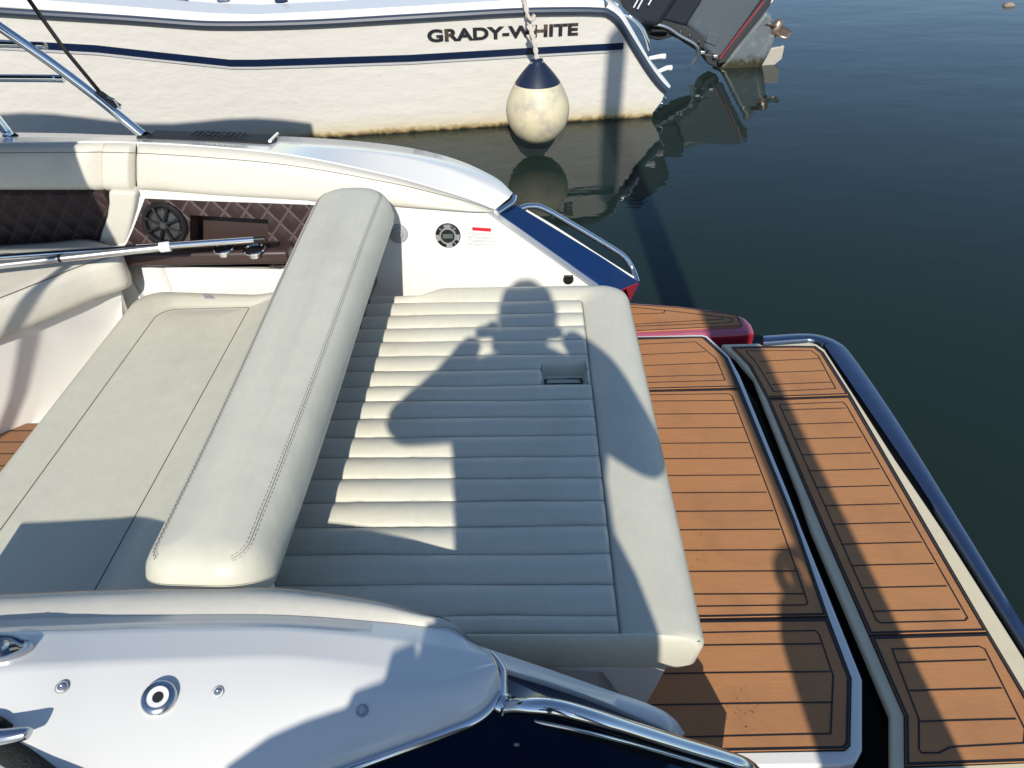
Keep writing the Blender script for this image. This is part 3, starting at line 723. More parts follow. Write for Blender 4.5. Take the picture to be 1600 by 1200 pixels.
# ---- SWIM PLATFORM (main)
zpl = .40
def poly_z(pts, z): return [P(x, y, z) for x, y in pts]
mainout = [(930, 526), (1096, 522), (1106, 524), (1140, 556), (1157, 587), (1233, 772), (1253, 825), (1345, 1054), (1348, 1062), (1348, 1172), (1338, 1192), (1310, 1197), (930, 1202)]
plat = empty('swim_platform', P(1150, 800, .3), boat)
mb = MB(); mb.prism(poly_z(mainout, zpl), (0, 0, -.09)); mb.build('frame', M_GEL, plat, bevel=.007, smooth=30)
mb = MB(); mb.prism(poly_z([(940, 527.5), (1096, 525.5), (1103, 527), (1137, 559), (1157, 604), (1242, 812), (1294, 962), (1331, 1060), (1329, 1166), (1320, 1173.5), (940, 1180)], zpl+.002), (0, 0, -.012)); mb.build('panel_bed', M_CAULK, plat, smooth=0)
def deck_panel(parent, outer, inner, planks, z=zpl+.006, gw=.0038, label=None):
    mb = MB(); mb.prism(poly_z(outer, z), (0, 0, -.009), 0)
    zz_ = z+.0008
    O = poly_z(outer, zz_); 
    O2 = offs(O, .0035); mb.ribbon(O2, .006, 1, closed=True)
    mb.ribbon(poly_z(inner, zz_+.0003), gw, 1, closed=True)
    for a, b in planks: mb.ribbon(poly_z([a, b], zz_+.0006), gw, 1)
    return mb.build('teak_panel', [M_TEAK, M_CAULK], parent, smooth=0, fixn=False)
deck_panel(plat, [(940, 531), (1093, 526.5), (1100, 528), (1135, 560), (1153, 604), (950, 609)],
           [(950, 540), (1087, 534), (1119, 560), (1133, 594), (950, 599.5)],
           [((950, 556.5), (1103, 549.5)), ((950, 573.5), (1122, 566.5)), ((950, 590), (1130, 585.5))])
P2r = lambda y: 1142+(1262-1142)*(y-615)/(944-615)
deck_panel(plat, [(960, 612), (1155, 608), (1240, 812), (1291, 961), (960, 967)],
           [(965, 617.5), (1139, 615), (1144, 619), (1205, 778), (1262, 941), (1259, 945), (965, 949)],
           [((965, y+1.5), (P2r(y), y)) for y in (625.6, 646, 668, 691.6, 715.6, 742, 769, 798, 827, 859, 892, 927.5)])
deck_panel(plat, [(955, 971), (1292, 967), (1328, 1059), (1326, 1163), (1319, 1170), (955, 1177)],
           [(1039, 1056), (965, 990), (965, 988), (1275, 985), (1281, 992), (1302, 1055), (1299, 1146), (1056, 1152)][0:0] or [(962, 991), (1274, 985), (1280, 991), (1302, 1056), (1298, 1146), (962, 1154)],
           [((962, 1010), (1283, 1005.5)), ((962, 1053), (1297, 1049)), ((962, 1102), (1300, 1097))])
rd = random.Random(11); mb = MB()
for k in range(150):
    if k < 110: x = rd.gauss(1100, 22); y = rd.gauss(850, 24)
    else: x = rd.gauss(1165, 16); y = rd.gauss(1105, 22)
    if not (1075 < x < 1230): continue
    c = P(x, y, zpl+.0068); r_ = rd.uniform(.0007, .0017); ph = rd.uniform(0, 6)
    mb.grid([[c+V(r_*q*cos(t+ph)*rd.uniform(.9, 1.1), r_*q*sin(t+ph), r_*h) for t in [2*pi*j/7 for j in range(7)]] for q, h in ((1.1, -.2), (.95, .25), (.5, .5), (.05, .58))], 0, True)
M_DROP = mat('water_drop', (1, 1, 1), .0); M_DROP.node_tree.nodes['Principled BSDF'].inputs['IOR'].default_value = 1.33; M_DROP.node_tree.nodes['Principled BSDF'].inputs['Transmission Weight'].default_value = 1.0
tag(mb.build('water_droplets', M_DROP, plat, smooth=80), kind='stuff')
# black slab added to darken the gap between the platforms
mb = MB(); mb.prism([V(.45, .7, .20), V(1.0, .7, .20), V(1.0, 2.25, .20), V(.45, 2.25, .20)], (0, 0, -.06)); mb.build('bracket', M_RUB, plat)
# ---- lift platform (aft)
aft = empty('stern_platform', P(1400, 800, .3), boat)
aout = [(1127, 537.5), (1186, 536), (1193, 540), (1264, 534.5), (1276, 537), (1289, 546), (1400, 719), (1475, 830), (1600, 1027), (1790, 1330), (1393, 1330), (1392, 1116), (1268, 825), (1250, 772), (1178, 590), (1150, 557)]
mb = MB(); mb.prism(poly_z(aout, zpl), (0, 0, -.024)); mb.build('frame', M_CREAM, aft, bevel=.006)
mb = MB(); mb.prism([p+V(0, 0, -.026) for p in offs(poly_z(aout, zpl), .03)], (0, 0, -.09)); mb.build('platform_core', M_RUB, aft, smooth=0)  # black body added below the frame so the gap reads dark
mb = MB(); mb.prism(poly_z([(1142, 541.5), (1241, 540), (1274, 540.5), (1287, 550), (1329, 616), (1543, 984), (1652, 1167), (1660, 1190), (1413, 1200), (1412, 1118), (1285, 827), (1198, 622), (1170, 571)], zpl+.002), (0, 0, -.012)); mb.build('panel_bed', M_CAULK, aft, smooth=0)
deck_panel(aft, [(1144, 543), (1241, 541.5), (1272, 542), (1284, 551), (1325, 616), (1199, 620.5), (1172, 570)],
           [(1166, 548), (1267, 547.5), (1278, 555), (1306, 607), (1209, 611.5), (1184, 570)],
           [((1187, 564.5), (1281, 560)), ((1197, 582.5), (1289, 579)), ((1206, 600.5), (1299, 597))])
A2l = lambda y: 1222+(1364-1222)*(y-640)/(955-640)
A2r = lambda y: 1321+(1505-1321)*(y-638)/(960-638)
deck_panel(aft, [(1201, 624), (1327, 619.5), (1541, 985.5), (1360, 990.5), (1287, 825)],
           [(1218, 632), (1317, 628), (1323, 634), (1512, 965), (1508, 969.5), (1376, 973), (1369, 968)],
           [((A2l(y+3), y+3), (A2r(y), y)) for y in (637.5, 660, 683, 707.5, 732.5, 758.5, 787, 816, 847, 880.5, 915.5, 952)])
deck_panel(aft, [(1362, 995), (1544, 990), (1650, 1170), (1655, 1188), (1416, 1196), (1415, 1118)],
           [(1394, 1014), (1530, 1010), (1539, 1014), (1602, 1140), (1600, 1161), (1485, 1167), (1467, 1176), (1440, 1176), (1436, 1170), (1436, 1124)],
           [((1402, 1035), (1542, 1031)), ((1421, 1079), (1566, 1075)), ((1438, 1127), (1588, 1123))])
bo = [(1192, 525), (1253, 521.5), (1286, 525), (1312, 536), (1333, 557), (1400, 654), (1506, 825), (1600, 979), (1800, 1300)]
bi = [(1193, 536.5), (1251, 532), (1268, 532), (1284, 538), (1296, 550), (1400, 702), (1481, 825), (1600, 1012), (1790, 1315)]
o1 = cr([P(x, y, .398) for x, y in bo], 70); i1 = cr([P(x, y, .398) for x, y in bi], 70)
mb = MB(); mb.grid([[p+V(.004, 0, -.07) for p in o1], [p+V(.003, 0, -.012) for p in o1], o1, [lerp(a, b, .12)+V(0, 0, .005) for a, b in zip(o1, i1)], [lerp(a, b, .88)+V(0, 0, .005) for a, b in zip(o1, i1)], i1, [p+V(0, 0, -.07) for p in i1]])
mb.poly([p for p in (o1[0]+V(.004, 0, -.07), o1[0], i1[0], i1[0]+V(0, 0, -.07))])
mb.build('bumper_band', mat('blued_steel_band', (.24, .28, .37), .3, metal=1, bump=[(10, .15, .01)], dirt=(40, .62, (.5, .52, .55), .5)), aft, smooth=50)
mb = MB(); k_ = [p+V(0, 0, -.04) for p in i1]; k2 = [p+V(-.05, -.01, 0) for p in k_]
mb.grid([k_, k2]); mb.build('rubber_strip', M_RUB, aft, solid=.02)
# ---- red sponsons beneath
mb = MB(); zr = .385
ro_ = poly_z([(900, 462), (985, 471), (1060, 476), (1100, 481), (1148, 488), (1166, 496), (1176, 506), (1181, 520), (1120, 523), (985, 527), (900, 530)], zr)
mb.prism(ro_, (0, 0, -.42), 0, 1); sp = mb.build('sponson', [M_PINK, M_RED], boat, bevel=.02, seg=4); sp['label'] = 'faded red hull sponson with a narrow teak deck'
mb = MB(); ot = [(900, 470), (986, 475), (1062, 480), (1152, 491), (1160, 509), (900, 522)]
mb.prism(poly_z(ot, zr+.006), (0, 0, -.009)); mb.ribbon(offs(poly_z(ot, zr+.0068), .003), .005, 1, closed=True)
mb.ribbon(poly_z([(900, 473), (1000, 481), (1040, 485), (1128, 495), (1143, 497), (1144, 502), (1136, 504), (990, 510), (900, 514)], zr+.007), .0045, 1)
mb.ribbon(poly_z([(1039, 485), (1037, 489), (900, 494)], zr+.0074), .004, 1); mb.ribbon(poly_z([(1129, 495), (1128, 498.5), (992, 506.5), (900, 510)], zr+.0074), .004, 1)
mb.build('teak_strip', [M_TEAK, M_CAULK], sp, smooth=0, fixn=False)
mb = MB(); mb.prism([V(.50, .54, .34), V(.95, .54, .34), V(1.0, .58, .34), V(1.0, .705, .34), V(.50, .705, .34)], (0, 0, -.42), 0, 1); mb.build('sponson', [M_PINK, M_RED], boat, bevel=.02, seg=4)['label'] = 'near red sponson mostly below the frame'
# ---- bimini frame
bim = empty('bimini_top', PY(225, 208, 2.62), boat)
def tube_obj(name, pts, r, m, parent, n=16, nn=40): 
    mb = MB(); mb.tube(cr(pts, nn) if len(pts) > 2 else pts, r, n=n); return mb.build(name, m, parent)
t1 = tube_obj('frame_tube', [PY(222, 210, 2.64), PY(120, 128, 2.62), PY(-8, 37, 2.60), PY(-330, -180, 2.6)], .0165, M_CHROME, bim)
tube_obj('frame_tube', [PY(14, 212, 2.64), PY(-10, 180, 2.64), PY(-200, -60, 2.6)], .018, M_CHROME, bim)
tube_obj('frame_tube', [PY(72, 72, 2.62), PY(0, 69, 2.62), PY(-600, 60, 2.62)], .011, M_CHROME, bim)
tube_obj('frame_tube', [PY(100, 123, 2.63), PY(0, 122, 2.62), PY(-600, 120, 2.62)], .013, M_CHROME, bim)
for (x, y) in ((223, 209), (12, 210)):
    c = PY(x, y, 2.64); mb = MB(); mb.lathe(c+V(.004, 0, -.012), [(.02, .012), (.025, .009), (.03, .0), (.031, -.004)], 0, 28); mb.build('tube_foot', M_RUB, bim)
s0, s1 = PY(-20, -100, 2.55), PY(158, 147, 2.60)
mb = MB(); mb.ribbon([s0, PY(45, 0, 2.56), PY(100, 77, 2.58), s1], .014, 0, nrm=(0, -1, 0)); mb.build('strap', M_RUB, bim, solid=.003)
mb = MB(); d = (PY(186, 168, 2.61)-s1); mb.prism([s1+V(-.012, -.02, .012), s1+V(.012, -.02, .012), PY(188, 166, 2.59), PY(180, 170, 2.59)], (0, .014, 0))
mb.tube([PY(165, 150, 2.59), PY(178, 155, 2.58), PY(188, 170, 2.59)], .004, 1); mb.build('strap_buckle', [M_BLACK, M_CHROME], bim, bevel=.003)
# canvas awning above, out of frame
mb = MB(); rows = []
for i in range(12):
    u = i/11; x = lerp(-1.46, -3.75, u); zc = 1.96+.06*sin(pi*u)+.02*sin(9*u)
    rows.append([V(x-.04*sin(3*v_)-.16*v_, 0.90+1.92*v_, 1.83+.32*v_+.03*sin(9*u)*v_+.04*sin(pi*v_)) for v_ in [j/16 for j in range(17)]])
mb.grid(rows); mb.build('canopy', M_CANVAS, bim, solid=.01)
for x in (-1.5, -2.6, -3.7):
    tube_obj('frame_tube', [V(x, .90, 1.81), V(x-.04, 1.4, 1.92), V(x-.08, 1.9, 2.01), V(x-.12, 2.4, 2.08), V(x-.16, 2.80, 2.12)], .013, M_CHROME, bim)
tube_obj('frame_tube', [V(-1.5, .90, 1.81), V(-1.75, .75, 1.4), V(-2.0, .62, 1.03)], .014, M_CHROME, bim)
tube_obj('frame_tube', [V(-2.6, .90, 1.81), V(-2.3, .75, 1.4), V(-2.05, .62, 1.03)], .014, M_CHROME, bim)

# ================================================================ LOOSE THINGS ABOARD
zq = .925
mb = MB(); a, b = P(-60, 421, zq), P(252, 386.5, zq); mb.tube([a, b], .0125, n=16)
root = tag(empty('boat_hook', lerp(a, b, .5)), 'matt silver pole with white end cap lying over the side seat', 'pole')
mb.build('shaft', M_ALU, root)
mb = MB(); dd = (b-a).normalized(); mb.tube([b-dd*.005, b+dd*.03], .017, n=16); mb.build('end_cap', M_WHITEP, root, bevel=.003)
mb = MB(); mb.tube([P(92, 404, zq), P(97, 403.5, zq)], .0135, n=16); mb.build('joint_ring', M_BLACK, root)
a, b = P(-60, 406, zq+.012), P(398, 374.5, zq+.0)
root = tag(empty('boat_brush', lerp(a, b, .5)), 'polished steel telescopic pole with black end reaching over the cup holders', 'pole')
mb = MB(); mb.tube([a, b], .0105, n=16); mb.build('shaft', M_CHROME, root)
mb = MB(); dd = (b-a).normalized(); mb.tube([b-dd*.002, b+dd*.035], .0118, n=16); mb.build('end_cap', M_BLACK, root)
mb = MB(); mb.tube([P(198, 388, zq+.006), P(212, 387, zq+.006)], .0135, n=16); mb.build('clamp', M_BLACK, root)
# black mooring line and cleat horn at lower left
mb = MB(); rp_ = cr([P(-120, 1085, 1.066), P(-55, 1115, 1.062), P(-12, 1160, 1.056), P(40, 1200, 1.05), P(110, 1260, 1.04)], 50)
mb.tube(rp_, .021, n=14)
for k in range(2):
    mb.tube([p+V(.0, -.016+.0*k, .013)+V(.004*sin(i*1.9), 0, 0) for i, p in enumerate(rp_)], .0022, 1, n=5)
tag(mb.build('mooring_rope', [M_BROPE, M_GREYP]), 'thick black braided mooring rope at the lower left corner', 'rope')
mb = MB(); hp_ = [P(-120, 1152, 1.09), P(-40, 1155, 1.09), P(10, 1151, 1.09), P(40, 1146, 1.09), P(46, 1146, 1.09)]
mb.tube(cr(hp_, 20), [.012-.006*(i/19)**2 if i < 19 else .003 for i in range(20)], n=14); mb.tube([P(-70, 1160, 1.105), P(-70, 1160, 1.03)], .012)
mb.build('cleat_horn', M_STEEL, gun)
mb = MB(); ta = cr([P(-30, 1122, 1.08), P(-5, 1128, 1.08), P(12, 1140, 1.075)], 10); mb.tube(ta, .008, n=8); 
tag(mb.build('rope_end', M_BROPE), 'frayed black rope end above the cleat horn at the left edge', 'rope')

# ================================================================ THE WHITE BOAT BEHIND
pA = P(560, 212, 0); pB = P(1020, 183, 0); dX = (pB-pA).normalized(); HNl = V(-dX.y, dX.x, 0)      # points away from camera
HN = (HNl+V(0, 0, .13)).normalized(); 
def H(x, y, off=0): return PL(x, y, pA-HN*off, HN)
def Hd(s, z):                           # s metres along the hull from the stern corner, height z
    return pB+dX*s+V(0, 0, z)-HNl*(z*.13)
wb = tag(empty('moored_boat', pA+HNl*1.2), 'white moored boat with navy stripes and raised outboards, stained at the waterline', 'motorboat')
# outline of side
side_top = [(945, 14), (900, 12.5), (800, 13), (640, 23), (500, 31), (400, 36), (330, 34), (200, 24), (0, 9)]
A0 = H(*side_top[-1]); A1 = A0-dX*5.0+V(0, 0, .25)
Wl = [(1036, 152), (1028, 170), (1018, 184)]
pts = [H(945, 14), H(968, 28), H(1012, 105), H(1040, 142), H(1034, 158), H(1020, 176), Hd(0, -.2), Hd(-8.5, -.2), Hd(-8.5, .3), A1]+[H(*q) for q in side_top[::-1]][:-1]
mb = MB(); mb.poly(pts); 
# transom & bottom closing
tr_ = [H(945, 14), H(968, 28), H(1012, 105), H(1040, 142), H(1034, 158), H(1020, 176), Hd(0, -.2)]
mb.grid([tr_, [p+HNl*2.5 for p in tr_]])
mb.build('hull', M_HULLW, wb, smooth=25, fixn=True)
# deck / gunwale top
topl = [H(x, y, -.0) for x, y in side_top]+[A1]
mb = MB(); up = [p+HNl*.05+V(0, 0, .045) for p in topl]; up2 = [p+HNl*.30+V(0, 0, .06) for p in topl]; up3 = [p+HNl*.33+V(0, 0, -.15) for p in topl]; up4 = [p+HNl*1.2+V(0, 0, -.15) for p in topl]
o1_ = [p+HNl*2.1+V(0, 0, -.15) for p in topl]; o2_ = [p+HNl*2.2+V(0, 0, .06) for p in topl]; o3_ = [p+HNl*2.5+V(0, 0, 0) for p in topl]
mb.grid([topl, up, up2, up3, up4, o1_, o2_, o3_]); mb.build('deck', M_HULLW if False else M_GEL, wb, smooth=30)
mb = MB(); tb_ = [H(945, 2), H(952, 4), H(985, 45), H(1030, 100), H(1046, 135)]
ta_ = [H(945, 14), H(968, 28), H(990, 66), H(1012, 105), H(1043, 142)]
mb.grid([[p-HN*.015 for p in ta_], [p+HNl*.03+V(0.03, 0, .03) for p in ta_], [p+HNl*.5+V(.05, 0, .03) for p in ta_]]); mb.build('transom_edge', M_GEL, wb, smooth=60)
# rub rail (dark grey) and blue stripe
def band(pl_, wd, m, name, off=.004, thick=.0):
    P3 = cr([H(x, y, off) for x, y in pl_], 80)
    mb = MB(); mb.ribbon(P3, wd, 0, nrm=HN); return mb.build(name, m, wb, solid=thick, smooth=0)
rr_ = [(-700, -25), (-250, 0), (0, 18), (180, 29), (290, 37), (330, 39), (400, 39), (500, 36), (640, 28), (800, 19), (900, 17), (940, 18)]
mb = MB(); mb.tube(cr([H(x, y, .012) for x, y in rr_]+[], 90)+cr([H(948, 19, .012), H(960, 27, .012), H(972, 42, .012), H(1010, 103, .012), H(1030, 130, .012), H(1042, 142, .01)], 30), .027, n=10); mb.build('rub_rail', M_NAVY if False else mat('grey_navy_vinyl', (.035, .05, .08), .4), wb)
bl_ = [(-700, 30), (-250, 52), (0, 67.5), (150, 76), (250, 87), (360, 98.5), (400, 98.5), (500, 95.5), (640, 91), (760, 84), (860, 78), (974, 72)]
M_NB = mat('navy_stripe', (.006, .016, .05), .3)
mb = MB(); L3 = [H(x, y, .004) for x, y in bl_]
def lin(pts, k=8): return [lerp(a, b, j/k) for a, b in zip(pts, pts[1:]) for j in range(k)]+[pts[-1]]
mb.ribbon(lin(L3, 3), .050, 0, nrm=HN); mb.build('stripe', M_NB, wb, smooth=0, solid=.002)
mb = MB(); mb.ribbon([p+V(0, 0, -.036) for p in lin(L3, 3)], .012, 0, nrm=HN); mb.build('pinstripe', mat('grey_pinstripe', (.5, .5, .52), .4), wb, smooth=0, solid=.002)
# lettering
def text_obj(s, loc, xdir, ydir, size, m, name, parent, sx=1, ext=.002, shear=0, font_off=0):
    cu = bpy.data.curves.new(name, 'FONT'); cu.body = s; cu.size = size; cu.extrude = ext; cu.shear = shear; cu.offset = font_off; cu.space_character = 1.0
    tmp = bpy.data.objects.new('tmp', cu); col.objects.link(tmp)
    dg = bpy.context.evaluated_depsgraph_get(); me = bpy.data.meshes.new_from_object(tmp.evaluated_get(dg)); bpy.data.objects.remove(tmp)
    zd = xdir.cross(ydir).normalized(); mb = MB()
    vs = [loc+xdir*(v.co.x*sx)+ydir*v.co.y+zd*v.co.z for v in me.vertices]
    mb.v = vs; mb.f = [list(p.vertices) for p in me.polygons]; mb.m = [0]*len(mb.f)
    return mb.build(name, m, parent, smooth=0, fixn=False), me
M_LET = mat('weathered_black_lettering', (.02, .022, .028), .4, dirt=(6, .56, (.30, .20, .10), .9))
a, b = H(668, 65, .006), H(903, 54, .006)
xd = (b-a).normalized(); yd = HN.cross(xd).normalized()
if yd.z < 0: yd = -yd
lo_, me_ = text_obj('GRADY-WHITE', a, xd, yd, .115, M_LET, 'lettering', wb, sx=1.0, font_off=.0045)
wdt = max(v.co.x for v in me_.vertices); bpy.data.objects.remove(lo_)
sxx = (b-a).length/wdt
# every glyph keeps its height but is stretched wide, like the badge
lo_, me_ = text_obj('GRADY-WHITE', a, xd, yd, .115, M_LET, 'lettering', wb, sx=sxx, font_off=.0045)
# slab serifs on straight letters
# fender cleat + deck fittings
mb = MB(); c = H(820, 8, -.1)+V(0, 0, .03); mb.box(c, (.16, .02, .02), rz=math.atan2(dX.y, dX.x)); mb.box(c+V(0, 0, -.02), (.05, .03, .03)); mb.build('deck_cleat', M_CHROME, wb, bevel=.006)
for (x, y) in ((285, 3), (350, 2), (440, 3)):
    mb = MB(); c = H(x, y, -.45)+V(0, 0, .0); mb.lathe(c, [(0, .05), (.04, .05), (.05, .03), (.05, 0)], 0, 20); mb.tube([c+V(0, 0, .05), c+V(.05, 0, .09)], .012); mb.build('deck_fitting', M_NAVY if x != 350 else M_STEEL, wb)
# stern step, grab rail and through-hull fittings
mb = MB(); mb.tube(cr([H(968, 20, -.2), H(985, 26, -.15), H(1002, 42, -.12), H(1011, 62, -.1), H(1015, 78, -.1)], 24), .014); mb.build('stern_rail', M_CHROME, wb)
for (x0, y0, x1, y1) in ((1020, 90, 1040, 88), (1032, 112, 1050, 106)):
    mb = MB(); mb.tube([H(x0-6, y0+1, -.15), H(x1-8, y1, -.15), H(x1, y1, -.15)], [.014, .018, .022], n=14); mb.build('trim_fitting', M_LABEL, wb, bevel=.008)
mb = MB(); c = H(1034, 156, -.05); mb.tube([c+V(.03*cos(t), 0, .03*sin(t)) for t in [i*2*pi/14 for i in range(14)]], .008, closed=True); mb.build('tow_eye', M_CHROME, wb)
mb = MB(); mb.prism([H(1010, 84, -.5), H(1030, 100, -.5), H(1043, 140, -.5), H(1020, 176, -.5), H(1000, 120, -.5)], HNl*.9); 
# outboards
def outboard(off, label):
    O = empty('outboard_motor', H(1120, 110, -off), wb); O['label'] = label
    def Q(x, y, d=0): return H(x, y, -off+d)
    M_LGW = mat('weathered_outboard_grey', (.14, .165, .185), .4, coat=.15, bump=[(14, .3, .01)], dirt=(9, .5, (.30, .31, .29), .7))
    N = M_LGW.node_tree.nodes; Lk = M_LGW.node_tree.links; g = N.new('ShaderNodeNewGeometry'); sp_ = N.new('ShaderNodeSeparateXYZ'); Lk.new(g.outputs['Position'], sp_.inputs[0])
    nz = N.new('ShaderNodeTexNoise'); nz.inputs['Scale'].default_value = 22; Lk.new(g.outputs['Position'], nz.inputs['Vector'])
    ma = N.new('ShaderNodeMath'); ma.operation = 'MULTIPLY_ADD'; Lk.new(nz.outputs['Fac'], ma.inputs[0]); ma.inputs[1].default_value = -.16; Lk.new(sp_.outputs['Z'], ma.inputs[2])
    mr = N.new('ShaderNodeMapRange'); mr.inputs[1].default_value = -.04; mr.inputs[2].default_value = .03; Lk.new(ma.outputs[0], mr.inputs[0])
    bs = N['Principled BSDF']; old = bs.inputs['Base Color'].links[0].from_socket; mx = N.new('ShaderNodeMix'); mx.data_type = 'RGBA'; mx.inputs['A'].default_value = (.05, .045, .025, 1); Lk.new(old, mx.inputs['B']); Lk.new(mr.outputs[0], mx.inputs['Factor']); Lk.new(mx.outputs['Result'], bs.inputs['Base Color'])
    M_CWL = mat('cowling_paint', (.028, .034, .045), .3, coat=.3); M_LEG = mat('outboard_grey', (.10, .12, .14), .3, coat=.2, dirt=(12, .6, (.25, .24, .2), .5))
    def part(name, poly, th_, m, bev=.02, shift=0):
        mb = MB(); mb.prism([Q(x, y, th_/2+shift) for x, y in poly], HN*th_); return mb.build(name, m, O, bevel=bev, seg=3)
    part('cowling', [(958, -30), (985, -95), (1040, -115), (1090, -60), (1062, -2), (1030, 46), (1003, 42), (975, 15)], .42, M_CWL, .06)
    part('upper_leg', [(1050, -20), (1102, -20), (1098, 2), (1072, 42), (1034, 32), (1030, 20)], .30, M_CWL, .03)
    part('mid_section', [(1092, -14), (1205, -14), (1196, 12), (1160, 55), (1128, 94), (1112, 92), (1098, 78), (1098, 62), (1071, 42)], .20, M_LEG, .05)
    part('lower_cover', [(1112, 84), (1130, 96), (1120, 108), (1104, 100), (1100, 84)], .22, M_DGREY, .02)
    part('access_panel', [(1108, 50), (1126, 56), (1118, 72), (1102, 66)], .225, M_LEG, .006)
    part('swivel_arm', [(1004, 46), (1024, 40), (1044, 54), (1030, 64), (1012, 60)], .20, M_BLACK, .012)
    for bx, by in ((1064, 50), (1078, 56), (1092, 66), (1106, 78), (1150, 60)):
        mb = MB(); mb.lathe(Q(bx, by, .145), [(0, .012), (.012, .010), (.014, 0)], 0, 12, -HN); mb.build('bolt', M_CHROME, O)
    part('bracket', [(1020, 35), (1040, 24), (1070, 40), (1102, 62), (1100, 76), (1070, 66), (1040, 52)], .26, M_DGREY, .01)
    mb = MB(); mb.tube(cr([Q(1012, 36, .17), Q(1040, 42, .18), Q(1062, 56, .18), Q(1086, 70, .18), Q(1090, 84, .17), Q(1082, 101, .16)], 24), .016); mb.build('hydraulic_ram', M_ALU, O)
    mb = MB(); mb.tube(cr([Q(1018, 48, .15), Q(1045, 50, .16), Q(1072, 66, .16), Q(1088, 76, .16)], 20), .012, n=8); mb.tube(cr([Q(1010, 56, .14), Q(1030, 60, .15), Q(1050, 55, .15)], 12), .012, n=8); mb.build('cable', M_RUB, O)
    for q_x, q_y in ((1098, 82), (1118, 88)):
        mb = MB(); mb.box(Q(q_x, q_y, .14), (.045, .03, .03)); mb.build('anode', M_ALU, O, bevel=.006)
    pl_ = part('cavitation_plate', [(1196, -2), (1208, -4), (1203, 10), (1164, 58), (1134, 98), (1122, 100), (1150, 62)], .34, M_DGREY, .012)
    mb = MB(); mb.ribbon([Q(1193, 2, .178), Q(1162, 42, .178), Q(1124, 92, .178)], .009, 0, nrm=HN); mb.build('red_pinstripe', mat('red_stripe', (.5, .04, .07), .4), O, smooth=0, solid=.003)
    part('gearcase', [(1198, 18), (1207, 26), (1206, 60), (1182, 104), (1170, 112), (1128, 113), (1112, 110), (1132, 100), (1164, 60)], .09, M_LGW, .03)
    mb = MB(); t_a, t_b = Q(1172, 116, 0), Q(1206, 52, 0); mb.tube([lerp(t_a, t_b, t) for t in (0, .06, .2, .5, .8, 1)], [.012, .04, .06, .065, .06, .05], n=20); mb.build('torpedo', M_LGW, O, smooth=60)
    part('skeg', [(1196, 78), (1226, 72), (1222, 92), (1208, 104), (1180, 108)], .03, mat('bare_skeg', (.45, .42, .36), .5), .008)
    hb = Q(1212, 44, 0); ax = (t_b-t_a).normalized()
    mb = MB(); mb.lathe(hb, [(0, .09), (.02, .085), (.045, .06), (.055, -.02), (.05, -.05)], 0, 20, ax); pr = mb.build('propeller', M_BRONZE, O, smooth=50)
    s1_ = ax.cross(V(0, 1, 0)).normalized(); s2_ = ax.cross(s1_).normalized()
    for k in range(3):
        a = k*2*pi/3+.4; rows = []
        for i in range(6):
            r_ = .045+.022*i*1.0; wd_ = .05+.05*sin(pi*min(1, i/5+.1)); row = []
            for j in range(5):
                da = (j-2)/2*wd_/r_*.6; row.append(hb+(s1_*cos(a+da)+s2_*sin(a+da))*r_+ax*((j-2)/2*.035))
            rows.append(row)
        mb = MB(); mb.grid(rows); mb.build('blade', M_BRONZE, pr, solid=.006, smooth=60)
    return O
outboard(1.25, 'nearer tilted outboard with bronze propeller')
# second engine just behind
O2 = empty('outboard_motor', H(1180, 20, -1.9), wb); O2['label'] = 'farther tilted outboard mostly hidden by the nearer one'
mb = MB(); mb.prism([H(x, y, -1.9) for x, y in [(1110, -40), (1150, -40), (1148, 14), (1126, 14), (1112, 0)]], HN*.3); mb.build('mid_section', M_DGREY, O2, bevel=.02)
mb = MB(); mb.prism([H(x, y, -1.95) for x, y in [(1190, -8), (1205, -10), (1209, 2), (1198, 12), (1190, 10)]], HN*.05); mb.build('skeg', M_WHITEP, O2, bevel=.01)
# cowling logo strokes
mb = MB()
for (x0, y0, x1, y1) in ((957, 2, 966, 8), (990, 12, 1004, -14), (996, 14, 1010, -12), (1013, 8, 1022, -8)):
    mb = MB(); mb.ribbon([H(x0, y0, -1.25+.24), H(x1, y1, -1.25+.24)], .012, 0, nrm=HN); mb.build('cowling_decal', M_WHITEP, wb, smooth=0, solid=.002)

# ---- fender
fc = P(841, 219, 0); fy = fc.y-.0
fcn = V(PY(840, 190, fy-.12).x, fy-.20, 0); R_ = .232
def FP(y): return PY(840, y, fcn.y).z
zb, ztp = FP(219)-.01, FP(97)
prof = []
for i in range(30):
    u = i/29; h = ztp-zb
    if u < .42:
        a = u/.42*pi/2; r = R_*sin(a)**.9 if a > 0 else 0; zz2 = zb+h*.42*(1-cos(a))
    else:
        v_ = (u-.42)/.58; zz2 = zb+h*(.42+.58*v_); r = R_*(cos(v_*pi/2*.93)**.86)*(1-.10*v_)+.012*v_
    prof.append((max(r, .001), zz2-zb))
M_FEN = mat('scuffed_fender_vinyl', (.70, .62, .42), .5, noise=(6, .12), bump=[(20, .3, .004)], dirt=(6, .46, (.40, .37, .31), .8))
root = tag(empty('boat_fender', V(fcn.x, fcn.y, 0)), 'scuffed cream teardrop fender with navy cap hanging at the white boat\'s waterline', 'fender')
cut = 22
mb = MB(); mb.lathe(V(fcn.x, fcn.y, zb), prof[:cut+1], 0, 40); mb.build('body', M_FEN, root, smooth=60)
mb = MB(); mb.lathe(V(fcn.x, fcn.y, zb), [(r+.002, z) for r, z in prof[cut:]]+[(.035, prof[-1][1]+.02), (.0, prof[-1][1]+.025)], 0, 40)
mb.tube([V(fcn.x-.05, fcn.y, ztp-.01), V(fcn.x+.04, fcn.y, ztp-.005)], .03, n=12); mb.build('cap', mat('navy_vinyl', (.012, .02, .045), .4), root, smooth=60)
